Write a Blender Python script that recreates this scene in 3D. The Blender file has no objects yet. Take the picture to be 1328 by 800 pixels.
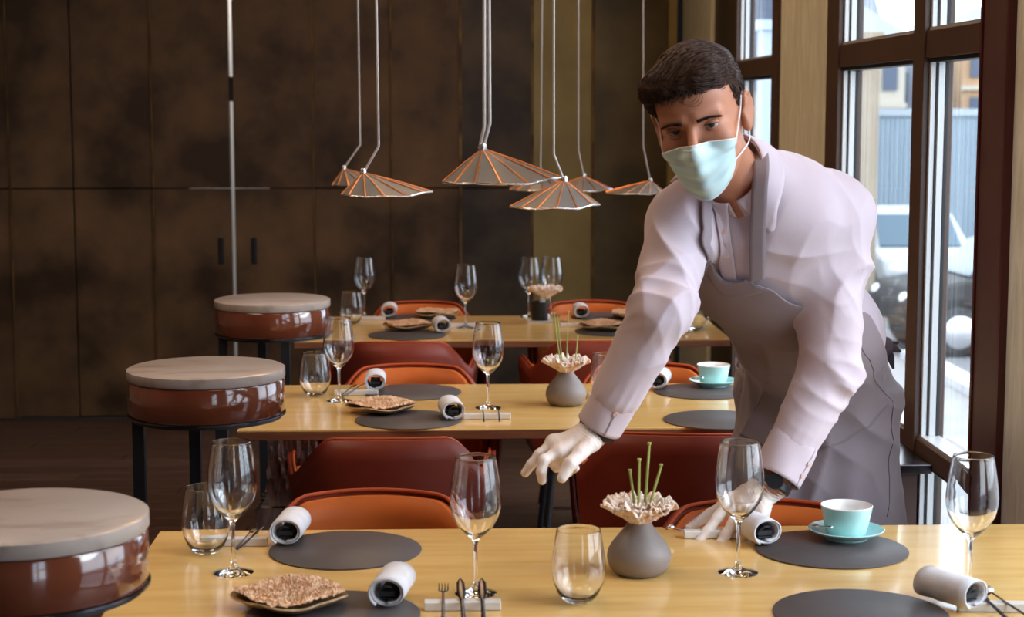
import bpy, bmesh, math, random
import numpy as np
from mathutils import Vector, Matrix, Euler
from mathutils.bvhtree import BVHTree
PI = math.pi
random.seed(7)
RNG = np.random.RandomState(11)
sc = bpy.context.scene
COL = sc.collection

# ------------------------------------------------------------------ camera
CAMZ = 1.53
FPX, CX, CY, HY, VX = 2250.0, 664.0, 400.0, 142.0, 585.0
pitch = math.atan((CY - HY) / FPX)
yaw = math.atan((CX - VX) * math.cos(pitch) / FPX)
cam_d = bpy.data.cameras.new('camera')
cam = bpy.data.objects.new('camera', cam_d)
COL.objects.link(cam)
cam.location = (0, 0, CAMZ)
cam.rotation_euler = Euler((PI / 2 - pitch, 0, -yaw), 'XYZ')
cam_d.sensor_width = 36.0
cam_d.lens = FPX / 1328 * 36.0
cam_d.clip_start = 0.05
cam_d.clip_end = 500
cam_d.dof.use_dof = True
cam_d.dof.focus_distance = 3.6
cam_d.dof.aperture_fstop = 6.3
sc.camera = cam
RC = cam.rotation_euler.to_matrix()


def at(px, py, Y=None, Z=None):
    """point of the place seen at a photo pixel, at world depth Y or height Z"""
    d = RC @ Vector(((px - CX) / FPX, -(py - CY) / FPX, -1.0))
    t = (Y / d.y) if Y is not None else ((Z - CAMZ) / d.z)
    return Vector((d.x * t, d.y * t, CAMZ + d.z * t))


# ------------------------------------------------------------------ world, exposure, lights
sc.view_settings.view_transform = 'Standard'
sc.view_settings.look = 'None'
sc.view_settings.gamma = 1.0
sc.view_settings.exposure = 0.9
w = bpy.data.worlds.new('sky')
sc.world = w
w.use_nodes = True
nt = w.node_tree
bg = nt.nodes['Background']
tc = nt.nodes.new('ShaderNodeTexCoord')
mp = nt.nodes.new('ShaderNodeMapping')
mp.inputs['Scale'].default_value = (1, 1, 2.5)
nz = nt.nodes.new('ShaderNodeTexNoise')
nz.inputs['Scale'].default_value = 2.2
nz.inputs['Detail'].default_value = 4
cr = nt.nodes.new('ShaderNodeValToRGB')
cr.color_ramp.elements[0].position = 0.35
cr.color_ramp.elements[0].color = (0.60, 0.74, 0.95, 1)
cr.color_ramp.elements[1].position = 0.65
cr.color_ramp.elements[1].color = (0.92, 0.95, 1.0, 1)
nt.links.new(tc.outputs['Generated'], mp.inputs['Vector'])
nt.links.new(mp.outputs['Vector'], nz.inputs['Vector'])
nt.links.new(nz.outputs['Fac'], cr.inputs['Fac'])
nt.links.new(cr.outputs['Color'], bg.inputs['Color'])
bg.inputs['Strength'].default_value = 3.3
w.cycles.sampling_method = 'MANUAL'
w.cycles.sample_map_resolution = 512

cy = sc.cycles
cy.use_denoising = True
cy.max_bounces = 10
cy.transmission_bounces = 8
cy.transparent_max_bounces = 12
cy.diffuse_bounces = 4
cy.glossy_bounces = 5
cy.sample_clamp_indirect = 6
cy.caustics_refractive = True
cy.caustics_reflective = False


def area(name, loc, rot, sx, sy, power, color=(1, 1, 1), portal=False):
    l = bpy.data.lights.new(name, 'AREA')
    l.shape = 'RECTANGLE'
    l.size, l.size_y = sx, sy
    l.energy = power
    l.color = color
    o = bpy.data.objects.new(name, l)
    COL.objects.link(o)
    o.location = loc
    o.rotation_euler = rot
    if portal:
        l.cycles.is_portal = True
    return o


# hazy sun beyond the windows, from the right
sl = bpy.data.lights.new('hazy_sun', 'SUN')
sl.energy = 1.1
sl.angle = math.radians(28)
sl.color = (0.92, 0.95, 1.0)
so_ = bpy.data.objects.new('hazy_sun', sl)
COL.objects.link(so_)
so_.rotation_euler = Vector((-.80, .25, -.42)).to_track_quat('-Z', 'Y').to_euler()
# added warm fill lights overhead, out of view, to lift the room
for (lx, ly, pw) in ((0.15, 2.5, 6), (0.10, 4.5, 6), (0.0, 6.4, 9)):
    area('warm_fill_light', (lx, ly, 3.1), (0, 0, 0), 0.7, 0.7, pw, (1.0, 0.62, 0.34))

area('left_fill_light', (-2.0, 3.6, 3.1), (0, math.radians(14), 0), 1.6, 1.6, 34, (1.0, 0.80, 0.62))  # added fill out of view at left, brightens pillars, wall and waiter

# ------------------------------------------------------------------ helpers


class MB:
    def __init__(s):
        s.v = []
        s.f = []

    def add(s, vs, fs):
        b = len(s.v)
        s.v += [tuple(p) for p in vs]
        s.f += [tuple(i + b for i in f) for f in fs]
        return s

    def box(s, x0, x1, y0, y1, z0, z1, M=None):
        vs = [Vector((x, y, z)) for x in (x0, x1) for y in (y0, y1) for z in (z0, z1)]
        if M is not None:
            vs = [M @ p for p in vs]
        return s.add(vs, [(0, 1, 3, 2), (4, 6, 7, 5), (0, 4, 5, 1), (2, 3, 7, 6), (0, 2, 6, 4), (1, 5, 7, 3)])

    def cbox(s, c, sx, sy, sz, rz=0.0, M=None):
        m = Matrix.Translation(c) @ Matrix.Rotation(rz, 4, 'Z')
        if M is not None:
            m = M
        return s.box(-sx / 2, sx / 2, -sy / 2, sy / 2, -sz / 2, sz / 2, m)

    def lathe(s, prof, n=32, c=(0, 0, 0), fn=None, M=None):
        vs, fs = [], []
        m = len(prof)
        idx = []
        for (r, z) in prof:
            row = []
            if r < 1e-6:
                vs.append(Vector((0, 0, z)))
                row = [len(vs) - 1] * n
            else:
                for k in range(n):
                    a = 2 * PI * k / n
                    rr, zz = (r, z) if fn is None else fn(r, z, a)
                    vs.append(Vector((rr * math.cos(a), rr * math.sin(a), zz)))
                    row.append(len(vs) - 1)
            idx.append(row)
        for i in range(m - 1):
            for k in range(n):
                q = [idx[i][k], idx[i][(k + 1) % n], idx[i + 1][(k + 1) % n], idx[i + 1][k]]
                q2 = []
                for t in q:
                    if t not in q2:
                        q2.append(t)
                if len(q2) > 2:
                    fs.append(q2)
        T = Matrix.Translation(c) if M is None else M
        return s.add([T @ p for p in vs], fs)

    def tube(s, pts, rad, n=8, flat=1.0, cap=True, up=None):
        pts = [Vector(p) for p in pts]
        if not hasattr(rad, '__len__'):
            rad = [rad] * len(pts)
        vs, fs = [], []
        ref = Vector(up) if up else None
        prev = None
        for i, p in enumerate(pts):
            t = (pts[min(i + 1, len(pts) - 1)] - pts[max(i - 1, 0)]).normalized()
            if ref is not None:
                a = ref - t * ref.dot(t)
            elif prev is None:
                a = t.orthogonal()
            else:
                a = prev - t * prev.dot(t)
            a.normalize()
            prev = a
            b = t.cross(a)
            for k in range(n):
                an = 2 * PI * k / n
                vs.append(p + (a * math.cos(an) * flat + b * math.sin(an)) * rad[i])
        for i in range(len(pts) - 1):
            for k in range(n):
                fs.append((i * n + k, i * n + (k + 1) % n, (i + 1) * n + (k + 1) % n, (i + 1) * n + k))
        if cap:
            fs.append(tuple(range(n))[::-1])
            fs.append(tuple((len(pts) - 1) * n + k for k in range(n)))
        return s.add(vs, fs)

    def ball(s, c, r, nu=16, nv=10, R=None):
        if not hasattr(r, '__len__'):
            r = (r, r, r)
        vs = [Vector((0, 0, r[2]))]
        for j in range(1, nv):
            th = PI * j / nv
            for k in range(nu):
                a = 2 * PI * k / nu
                vs.append(Vector((r[0] * math.sin(th) * math.cos(a), r[1] * math.sin(th) * math.sin(a), r[2] * math.cos(th))))
        vs.append(Vector((0, 0, -r[2])))
        fs = []
        for k in range(nu):
            fs.append((0, 1 + k, 1 + (k + 1) % nu))
            for j in range(nv - 2):
                a = 1 + j * nu
                fs.append((a + k, a + nu + k, a + nu + (k + 1) % nu, a + (k + 1) % nu))
            a = 1 + (nv - 2) * nu
            fs.append((a + k, len(vs) - 1, a + (k + 1) % nu))
        if R is not None:
            vs = [R @ p for p in vs]
        return s.add([p + Vector(c) for p in vs], fs)

    def grid(s, fn, nu, nv, closed=False):
        vs = [fn(i / (nu - (0 if closed else 1)), j / (nv - 1)) for j in range(nv) for i in range(nu)]
        fs = []
        for j in range(nv - 1):
            for i in range(nu if closed else nu - 1):
                i2 = (i + 1) % nu
                fs.append((j * nu + i, j * nu + i2, (j + 1) * nu + i2, (j + 1) * nu + i))
        return s.add(vs, fs)

    def build(s, name, m, parent=None, smooth=True, bevel=0.0, solid=0.0, sub=0, seg=2, off=None, soff=0.0):
        me = bpy.data.meshes.new(name)
        vs = s.v if off is None else [(p[0] - off[0], p[1] - off[1], p[2] - off[2]) for p in s.v]
        me.from_pydata(vs, [], s.f)
        bm = bmesh.new()
        bm.from_mesh(me)
        bmesh.ops.recalc_face_normals(bm, faces=bm.faces) if not solid else None
        bm.to_mesh(me)
        bm.free()
        return finish(me, name, m, parent, smooth, bevel, solid, sub, seg, soff)


def finish(me, name, m, parent=None, smooth=True, bevel=0.0, solid=0.0, sub=0, seg=2, soff=0.0):
    if m is not None:
        me.materials.append(m)
    o = bpy.data.objects.new(name, me)
    COL.objects.link(o)
    if smooth and len(me.polygons) < 20000:
        me.polygons.foreach_set('use_smooth', [True] * len(me.polygons))
        me.set_sharp_from_angle(angle=math.radians(48))
    elif smooth:
        me.polygons.foreach_set('use_smooth', [True] * len(me.polygons))
    if solid:
        md = o.modifiers.new('solid', 'SOLIDIFY')
        md.thickness = solid
        md.offset = soff
    if bevel:
        md = o.modifiers.new('bevel', 'BEVEL')
        md.width = bevel
        md.segments = seg
        md.limit_method = 'ANGLE'
        md.angle_limit = 0.6
        md.harden_normals = True
    if sub:
        md = o.modifiers.new('sub', 'SUBSURF')
        md.levels = sub
        md.render_levels = sub
    if parent is not None:
        o.parent = parent
    return o


def empty(name, loc=(0, 0, 0), rz=0.0, label=None, cat=None, group=None):
    o = bpy.data.objects.new(name, None)
    COL.objects.link(o)
    o.location = loc
    o.rotation_euler = (0, 0, rz)
    o.empty_display_size = 0.05
    return tag(o, label, cat, group)


def tag(o, label=None, cat=None, group=None, kind=None):
    if label:
        o['label'] = label
    if cat:
        o['category'] = cat
    if group:
        o['group'] = group
    if kind:
        o['kind'] = kind
    return o


def kids(o):
    return [c for c in COL.objects if c.parent == o]


def copy_tree(o, parent=None, ch=None):
    c = o.copy()
    COL.objects.link(c)
    c.parent = parent
    for k in kids(o):
        copy_tree(k, c)
    return c


def place(proto, used, loc, rz, label, cat, group, scale=None):
    """first call moves the prototype itself, later calls copy it"""
    o = proto if not used[0] else copy_tree(proto)
    used[0] = True
    o.location = loc
    o.rotation_euler = (0, 0, rz)
    if scale:
        o.scale = scale
    return tag(o, label, cat, group)


# ------------------------------------------------------------------ materials
def material(name, color, rough=0.6, metal=0.0, c2=None, scale=8.0, stretch=(1, 1, 1), detail=5.0, lo=0.35, hi=0.65,
             bump=0.0, bscale=None, bstretch=None, coat=0.0, sheen=0.0, spec=0.5, trans=0.0, ior=1.45, sss=0.0,
             rough2=None, dist=0.0, bdist=0.01, kind='noise'):
    m = bpy.data.materials.new(name)
    m.use_nodes = True
    t = m.node_tree
    b = t.nodes['Principled BSDF']
    b.inputs['Base Color'].default_value = (*color, 1)
    b.inputs['Roughness'].default_value = rough
    b.inputs['Metallic'].default_value = metal
    b.inputs['Coat Weight'].default_value = coat
    b.inputs['Coat Roughness'].default_value = 0.08
    b.inputs['Sheen Weight'].default_value = sheen
    b.inputs['Specular IOR Level'].default_value = spec
    b.inputs['Transmission Weight'].default_value = trans
    b.inputs['IOR'].default_value = ior
    if sss:
        b.inputs['Subsurface Weight'].default_value = sss
        b.inputs['Subsurface Radius'].default_value = (0.02, 0.008, 0.004)
        b.inputs['Subsurface Scale'].default_value = 0.3
    tcn = t.nodes.new('ShaderNodeTexCoord')
    if c2 is not None or rough2 is not None:
        mpn = t.nodes.new('ShaderNodeMapping')
        mpn.inputs['Scale'].default_value = stretch
        t.links.new(tcn.outputs['Object'], mpn.inputs['Vector'])
        if kind == 'noise':
            n = t.nodes.new('ShaderNodeTexNoise')
            n.inputs['Detail'].default_value = detail
            n.inputs['Distortion'].default_value = dist
            out = n.outputs['Fac']
        else:
            n = t.nodes.new('ShaderNodeTexVoronoi')
            out = n.outputs['Distance']
        n.inputs['Scale'].default_value = scale
        t.links.new(mpn.outputs['Vector'], n.inputs['Vector'])
        r = t.nodes.new('ShaderNodeValToRGB')
        r.color_ramp.elements[0].position = lo
        r.color_ramp.elements[1].position = hi
        r.color_ramp.elements[0].color = (*color, 1)
        r.color_ramp.elements[1].color = (*(c2 or color), 1)
        t.links.new(out, r.inputs['Fac'])
        t.links.new(r.outputs['Color'], b.inputs['Base Color'])
        if rough2 is not None:
            mr = t.nodes.new('ShaderNodeMapRange')
            mr.inputs['From Min'].default_value = lo
            mr.inputs['From Max'].default_value = hi
            mr.inputs['To Min'].default_value = rough
            mr.inputs['To Max'].default_value = rough2
            t.links.new(out, mr.inputs['Value'])
            t.links.new(mr.outputs['Result'], b.inputs['Roughness'])
    if bump:
        mpb = t.nodes.new('ShaderNodeMapping')
        mpb.inputs['Scale'].default_value = bstretch or stretch
        t.links.new(tcn.outputs['Object'], mpb.inputs['Vector'])
        nb = t.nodes.new('ShaderNodeTexNoise')
        nb.inputs['Scale'].default_value = bscale or scale * 3
        nb.inputs['Detail'].default_value = 6
        t.links.new(mpb.outputs['Vector'], nb.inputs['Vector'])
        bp = t.nodes.new('ShaderNodeBump')
        bp.inputs['Strength'].default_value = bump
        bp.inputs['Distance'].default_value = bdist
        t.links.new(nb.outputs['Fac'], bp.inputs['Height'])
        t.links.new(bp.outputs['Normal'], b.inputs['Normal'])
    return m


M = {}
M['honey'] = material('honey_wood', (0.66, 0.40, 0.13), 0.2, c2=(0.74, 0.48, 0.18), scale=5, stretch=(1, 7, 7), coat=0.35, bump=0.04, bscale=60, bstretch=(.3, 3, 1), bdist=.002)
M['edge'] = material('table_edge_wood', (0.15, 0.055, 0.025), 0.4, c2=(0.24, 0.09, 0.04), scale=8, stretch=(1, 8, 20))
M['black_metal'] = material('black_metal', (0.012, 0.012, 0.014), 0.4, spec=0.4)
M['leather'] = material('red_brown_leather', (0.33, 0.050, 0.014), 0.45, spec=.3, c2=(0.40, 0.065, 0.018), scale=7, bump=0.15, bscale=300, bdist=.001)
M['leather_shaded'] = material('chair_leather_shaded', (0.17, 0.022, 0.010), 0.45, spec=.3, c2=(0.21, 0.035, 0.018), scale=7, bump=0.15, bscale=300, bdist=.001)  # chair leather with the shade of the outer side put into its colour
M['leather_lit'] = material('chair_leather_lit', (0.46, 0.095, 0.014), 0.48, spec=.3, c2=(0.54, 0.12, 0.02), scale=7, bump=0.15, bscale=300, bdist=.001)  # same chair leather, with the light on the inner side put into its colour
M['marble'] = material('beige_marble', (0.40, 0.325, 0.28), 0.3, c2=(0.20, 0.13, 0.10), scale=5.5, stretch=(1, 2.2, 1), dist=1.4, detail=9, lo=0.5, hi=0.78, coat=.2)
M['mahogany'] = material('glossy_mahogany', (0.075, 0.018, 0.009), 0.12, c2=(0.15, 0.038, 0.016), scale=3, stretch=(1.5, 1.5, .5), coat=1.0)
M['mat'] = material('dark_leather_mat', (0.060, 0.052, 0.052), 0.5, c2=(0.075, 0.064, 0.064), scale=10, bump=0.1, bscale=400, bdist=.0006)
M['linen'] = material('white_linen', (0.64, 0.62, 0.645), 0.85, c2=(0.56, 0.54, 0.57), scale=30, bump=0.3, bscale=350, bdist=.001, sheen=.2)
M['dark_cloth'] = material('dark_cloth', (0.02, 0.02, 0.022), 0.8)
M['stone_vase'] = material('grey_stoneware', (0.20, 0.165, 0.15), 0.5, c2=(0.24, 0.20, 0.185), scale=14, bump=0.06, bscale=120, bdist=.002)
M['lace'] = material('dried_coral_flower', (0.88, 0.80, 0.72), 0.8, c2=(0.80, 0.58, 0.45), scale=28, bump=.6, bscale=160, bdist=.004)
M['lace2'] = material('lacy_dried_fungus', (0.84, 0.60, 0.40), 0.75, c2=(0.62, 0.33, 0.17), scale=40, bump=.9, bscale=220, bdist=.005)
M['plate_rim'] = material('wicker_edge', (0.28, 0.16, 0.07), 0.6, c2=(0.55, 0.36, 0.18), scale=60)
M['stem'] = material('green_stem', (0.28, 0.36, 0.07), 0.5, c2=(0.40, 0.42, 0.12), scale=20)
M['turquoise'] = material('turquoise_glaze', (0.36, 0.66, 0.66), 0.2, c2=(0.46, 0.74, 0.73), scale=9, coat=.5)
M['white_glaze'] = material('white_glaze', (0.82, 0.80, 0.78), 0.25, coat=.4)
M['silver'] = material('silver', (0.75, 0.73, 0.72), 0.16, 1.0, rough2=.3, c2=(.68, .66, .65), scale=30)
M['gunmetal'] = material('dark_steel', (0.10, 0.09, 0.10), 0.25, 1.0)
M['rest'] = material('white_onyx', (0.74, 0.72, 0.70), 0.25, c2=(0.62, 0.60, 0.58), scale=14, coat=.3)
M['wall'] = material('bronze_panel', (0.040, 0.022, 0.012), 0.42, 0.3, c2=(0.17, 0.092, 0.040), scale=3.2, detail=10, lo=0.38, hi=0.75, bump=.18, bscale=40, bdist=.004, rough2=.6)
M['wall2'] = material('dark_blue_bronze_panel', (0.034, 0.025, 0.020), 0.42, 0.3, c2=(0.12, 0.085, 0.050), scale=3.6, detail=10, lo=0.38, hi=0.78, bump=.18, bscale=40, bdist=.004, rough2=.6)
M['wall3'] = material('golden_olive_panel', (0.26, 0.20, 0.075), 0.45, 0.2, c2=(0.44, 0.35, 0.15), scale=3.0, detail=10, lo=0.32, hi=0.75, bump=.18, bscale=40, bdist=.004, rough2=.6)
M['wall4'] = material('olive_bronze_panel', (0.075, 0.060, 0.030), 0.45, 0.2, c2=(0.19, 0.15, 0.075), scale=3.3, detail=10, lo=0.35, hi=0.78, bump=.18, bscale=40, bdist=.004)
M['brass'] = material('brass_strip', (0.20, 0.12, 0.04), 0.5, 0.6, c2=(.06, .035, .018), scale=9)
M['black_gap'] = material('black_joint', (0.008, 0.006, 0.005), 0.8)
M['floor'] = material('dark_oak', (0.052, 0.026, 0.017), 0.42, c2=(0.095, 0.048, 0.031), scale=4, stretch=(1, 10, 1), bump=.1, bscale=60)
M['floor2'] = material('dark_oak_light', (0.07, 0.036, 0.025), 0.42, c2=(0.12, 0.062, 0.041), scale=4, stretch=(1, 10, 1), bump=.1, bscale=60)
M['plaster'] = material('beige_wood_plaster', (0.77, 0.79, 0.68), 0.75, c2=(0.62, 0.63, 0.52), scale=9, stretch=(3, 3, .6), dist=1.2, bump=.55, bscale=16, bstretch=(4, 4, .7), bdist=.006)
M['frame_brown'] = material('dark_brown_frame', (0.070, 0.038, 0.030), 0.42, c2=(.085, .05, .038), scale=8)
M['frame_purple'] = material('purple_brown_frame', (0.085, 0.040, 0.038), 0.45, c2=(.10, .05, .045), scale=8)
M['frame_edge'] = material('oxblood_frame_edge', (0.07, 0.012, 0.014), 0.4)
M['silver_frame'] = material('silver_frame', (0.55, 0.56, 0.56), 0.35, 0.3)
M['gasket'] = material('black_gasket', (0.015, 0.017, 0.017), 0.5)
M['ceiling'] = material('dark_ceiling', (0.12, 0.10, 0.085), 0.8)
M['roomwall'] = material('warm_room_wall', (0.26, 0.16, 0.10), 0.8, c2=(.2, .12, .08), scale=2)
M['crumple'] = material('crumpled_metal', (0.55, 0.49, 0.47), 0.3, 0.75, c2=(.16, .13, .13), scale=22, stretch=(1, 1, .4), bump=1.0, bscale=26, bstretch=(1, 1, .35), bdist=.02)
M['shade'] = material('grey_shade_metal', (0.20, 0.185, 0.17), 0.5, 0.2, c2=(0.155, 0.145, 0.132), scale=14)
M['copper'] = material('copper_seam', (0.80, 0.33, 0.12), 0.32, 0.8, c2=(.55, .2, .07), scale=25)
M['rim_metal'] = material('bright_solder_rim', (0.80, 0.78, 0.78), 0.25, 0.85, c2=(.5, .45, .42), scale=60, bump=.5, bscale=200, bdist=.002)
M['rod'] = material('pale_rod', (0.50, 0.45, 0.42), 0.4, 0.2)
M['asphalt'] = material('street_asphalt', (0.13, 0.13, 0.135), 0.8, c2=(.16, .16, .165), scale=3)
M['paving'] = material('pale_paving', (0.25, 0.24, 0.23), 0.8, c2=(.21, .205, .20), scale=2)
M['kerb'] = material('white_kerb', (0.5, 0.5, 0.52), 0.7)
M['hoarding'] = material('blue_grey_hoarding', (0.22, 0.28, 0.33), 0.6, c2=(.26, .32, .37), scale=1.5, stretch=(6, 1, .3))
M['hoarding_top'] = material('grey_cap_rail', (0.33, 0.37, 0.40), 0.6)
M['beige_stone'] = material('beige_stone', (0.32, 0.26, 0.19), 0.8, c2=(.27, .215, .155), scale=2)
M['pale_house'] = material('pale_blue_render', (0.40, 0.47, 0.56), 0.8)
M['ochre_house'] = material('ochre_render', (0.42, 0.26, 0.14), 0.8, c2=(.34, .21, .12), scale=1)
M['cream_house'] = material('cream_render', (0.42, 0.38, 0.31), 0.8)
M['dark_win'] = material('dark_window', (0.06, 0.08, 0.12), 0.2)
M['slate'] = material('slate_roof', (0.22, 0.24, 0.27), 0.7)
M['car_grey'] = material('grey_car_paint', (0.040, 0.039, 0.039), 0.6, 0.0, spec=.2)
M['car_white'] = material('white_car_paint', (0.36, 0.38, 0.40), 0.5, spec=.3)
M['car_glass'] = material('car_glass', (0.06, 0.10, 0.13), 0.15)
M['tyre'] = material('tyre', (0.03, 0.03, 0.03), 0.8)
M['alloy'] = material('alloy_wheel', (0.6, 0.6, 0.62), 0.3, 0.8)
M['lampred'] = material('orange_lamp', (0.7, 0.2, 0.08), 0.3)
M['shirt'] = material('pale_pink_lilac_shirt', (0.575, 0.475, 0.53), 0.75, c2=(.54, .445, .495), scale=12, bump=.12, bscale=420, bdist=.0008, sheen=.25)
M['apron'] = material('mauve_grey_apron', (0.265, 0.212, 0.232), 0.8, c2=(.235, .188, .206), scale=10, bump=.2, bscale=380, bdist=.001, sheen=.15)
M['seam'] = material('dark_seam', (0.10, 0.08, 0.10), 0.8)
M['trousers'] = material('dark_trousers', (0.03, 0.03, 0.035), 0.8)
M['shoe'] = material('black_shoe', (0.015, 0.013, 0.012), 0.25, coat=.4)
M['skin'] = material('skin', (0.50, 0.215, 0.125), 0.5, c2=(0.43, 0.175, 0.10), scale=18, bump=.08, bscale=300, bdist=.001, sss=.12)
M['glove'] = material('white_glove', (0.80, 0.72, 0.68), 0.45, c2=(0.72, 0.61, 0.55), scale=22, bump=.35, bscale=60, bstretch=(1, 1, 1), bdist=.0025)
M['hair'] = material('dark_brown_hair', (0.030, 0.013, 0.008), 0.5, c2=(0.048, 0.022, 0.013), scale=40, spec=.22)
M['mask'] = material('pale_blue_mask', (0.55, 0.74, 0.76), 0.75, c2=(.60, .78, .80), scale=25, bump=.25, bscale=150, bdist=.001)
M['mask_edge'] = material('white_mask_edge', (0.80, 0.86, 0.88), 0.7)
M['loop'] = material('white_ear_loop', (0.85, 0.82, 0.80), 0.7)
M['eye_white'] = material('eye_white', (0.50, 0.42, 0.38), 0.3)
M['iris'] = material('brown_iris', (0.03, 0.013, 0.008), 0.35)
M['brow'] = material('eyebrow', (0.035, 0.018, 0.012), 0.8)
M['strap'] = material('black_strap', (0.012, 0.012, 0.014), 0.35)
M['button'] = material('pink_button', (0.62, 0.40, 0.34), 0.3, coat=.5)


def glass_mat():
    m = bpy.data.materials.new('clear_glass')
    m.use_nodes = True
    b = m.node_tree.nodes['Principled BSDF']
    b.inputs['Base Color'].default_value = (0.97, 0.98, 0.99, 1)
    b.inputs['Roughness'].default_value = 0.0
    b.inputs['Transmission Weight'].default_value = 1.0
    b.inputs['IOR'].default_value = 1.5
    return m


def pane_mat():
    m = bpy.data.materials.new('window_glass')
    m.use_nodes = True
    t = m.node_tree
    t.nodes.remove(t.nodes['Principled BSDF'])
    out = t.nodes['Material Output']
    mx = t.nodes.new('ShaderNodeMixShader')
    tr = t.nodes.new('ShaderNodeBsdfTransparent')
    tr.inputs['Color'].default_value = (0.95, 0.97, 0.97, 1)
    gl = t.nodes.new('ShaderNodeBsdfGlossy')
    gl.inputs['Roughness'].default_value = 0.02
    lw = t.nodes.new('ShaderNodeLayerWeight')
    lw.inputs['Blend'].default_value = 0.5
    pw = t.nodes.new('ShaderNodeMath')
    pw.operation = 'POWER'
    pw.inputs[1].default_value = 5
    ma = t.nodes.new('ShaderNodeMath')
    ma.operation = 'MULTIPLY_ADD'
    ma.inputs[1].default_value = 0.5
    ma.inputs[2].default_value = 0.03
    t.links.new(lw.outputs['Facing'], pw.inputs[0])
    t.links.new(pw.outputs[0], ma.inputs[0])
    t.links.new(ma.outputs[0], mx.inputs['Fac'])
    t.links.new(tr.outputs['BSDF'], mx.inputs[1])
    t.links.new(gl.outputs['BSDF'], mx.inputs[2])
    t.links.new(mx.outputs['Shader'], out.inputs['Surface'])
    return m


M['glass'] = glass_mat()
M['pane'] = pane_mat()


def emis(name, col, s):
    m = bpy.data.materials.new(name)
    m.use_nodes = True
    b = m.node_tree.nodes['Principled BSDF']
    b.inputs['Emission Color'].default_value = (*col, 1)
    b.inputs['Emission Strength'].default_value = s
    return m

# ================================================================== THE ROOM
def struct(name, mb, m, parent=None, **k):
    o = mb.build(name, m, parent, **k)
    if parent is None:
        o['kind'] = 'structure'
    return o


WX = 1.17      # plane of the window wall
BY = 8.6       # plane of the panelled wall
CZ = 3.2
# floor: slab with oak planks laid on it where they can be seen
fl = struct('floor', MB().box(-4.5, 1.3, -3.2, 9.4, -0.12, -0.012), M['floor'], smooth=False)
pl_mesh = []
for q in range(3):
    b = MB()
    b.box(-0.8, 0.8, -0.068, 0.068, -0.012, 0.0)
    o = b.build('plank', M['floor'] if q != 1 else M['floor2'], fl, smooth=False, bevel=0.002, seg=1)
    pl_mesh.append(o)
first = [True] * 3
for r in range(19):
    y = 5.96 + r * 0.14
    x = -4.3 + (r * 0.57) % 1.6
    while x < 1.1:
        q = random.randrange(3)
        if -2.9 < x < 1.1:
            o = pl_mesh[q] if first[q] else pl_mesh[q].copy()
            if not first[q]:
                COL.objects.link(o)
            first[q] = False
            o.location = (x, y, 0)
        x += 1.604
fb = MB()
for r in range(65):
    y0 = -3.18 + r * 0.14
    if y0 < 5.85:
        fb.box(-4.5, 1.24, y0, y0 + 0.136, -0.012, 0)
fb.box(-4.5, -3.72, 5.89, 8.6, -0.012, 0)
o = fb.build('plank_field', M['floor'], fl, smooth=False)
o['kind'] = 'stuff'
struct('ceiling', MB().box(-4.6, 1.3, -3.2, 9.6, CZ, CZ + 0.1), M['ceiling'], smooth=False)
struct('wall_left', MB().box(-4.6, -4.5, -3.2, 9.6, -.1, CZ), M['roomwall'], smooth=False)
# wall behind the camera
rw = MB()
rw.box(-4.5, 1.24, -3.1, -3.0, 0, CZ)
struct('wall_rear', rw, M['roomwall'], smooth=False)

# panelled back wall, its joints, the lit slit between the two door leaves
PXM = 2250 / BY
seams = [-2.90, -2.53, -2.16, -1.854, -1.464, -1.078, -0.677, -0.294, 0.046, 0.40, 0.70, 1.072]
backing = MB()
backing.box(-4.5, -1.30, BY + 0.03, BY + 0.10, 0.0, CZ)
backing.box(-0.90, 1.23, BY + 0.03, BY + 0.10, 0.0, CZ)
wb = struct('wall_back', backing, M['black_gap'], smooth=False)
ZS = 1.144
mats = {0: 'wall', 1: 'wall', 2: 'wall', 3: 'wall', 4: 'wall', 5: 'wall', 6: 'wall', 7: 'wall', 8: 'wall2', 9: 'wall3', 10: 'wall4'}
for i in range(len(seams) - 1):
    x0, x1 = seams[i] + 0.003, seams[i + 1] - 0.003
    if i in (4, 5):
        continue
    d = 0.004 * (i % 3)
    lift = 0.012 if i in (2, 3) else 0.002
    for z0, z1 in ((lift, ZS - 0.003), (ZS + 0.003, CZ)):
        MB().box(x0, x1, BY - d, BY + 0.03, z0, z1).build('panel', M[mats[i]], wb, smooth=False, bevel=0.002, seg=1, off=None)
b = MB()
b.box(-4.5, seams[0] - .003, BY, BY + .03, .002, CZ)
b.build('panel', M['wall'], wb, smooth=False)
for i, xs in ((5, -0.677), (7, -0.294), (8, 0.046), (9, 0.40), (10, 0.70), (1, -2.16), (3, -1.464)):
    wv = 0.007 if i in (8, 9, 10) else 0.003
    MB().box(xs - wv, xs + wv, BY - 0.012, BY + 0.01, 0, CZ).build('joint_strip', M['brass'], wb, smooth=False)
# door leaves
for k, (x0, x1, hx) in enumerate(((-1.464, -1.086, -1.138), (-1.070, -0.677, -0.977))):
    dr = MB()
    for z0, z1 in ((0.012, ZS - 0.002), (ZS + 0.002, CZ)):
        dr.box(x0 + .003, x1 - .001, BY - .006, BY + .045, z0, z1)
    dl = struct('door_%d' % (k + 1), dr, M['wall'], smooth=False, bevel=0.002, seg=1)
    h = MB()
    h.box(hx - .014, hx + .014, BY - .010, BY - .004, 0.77, 0.90)
    h.box(hx - .009, hx + .009, BY - .016, BY - .008, 0.78, 0.89)
    h.build('door_handle', M['black_metal'], dl, smooth=False, bevel=.002)
br = MB()
br.box(-1.088, -1.068, BY - .002, BY + .03, 1.53 + 0.04, 1.53 + 0.16)
br.build('latch_plate', M['black_gap'], wb, smooth=False)
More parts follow.
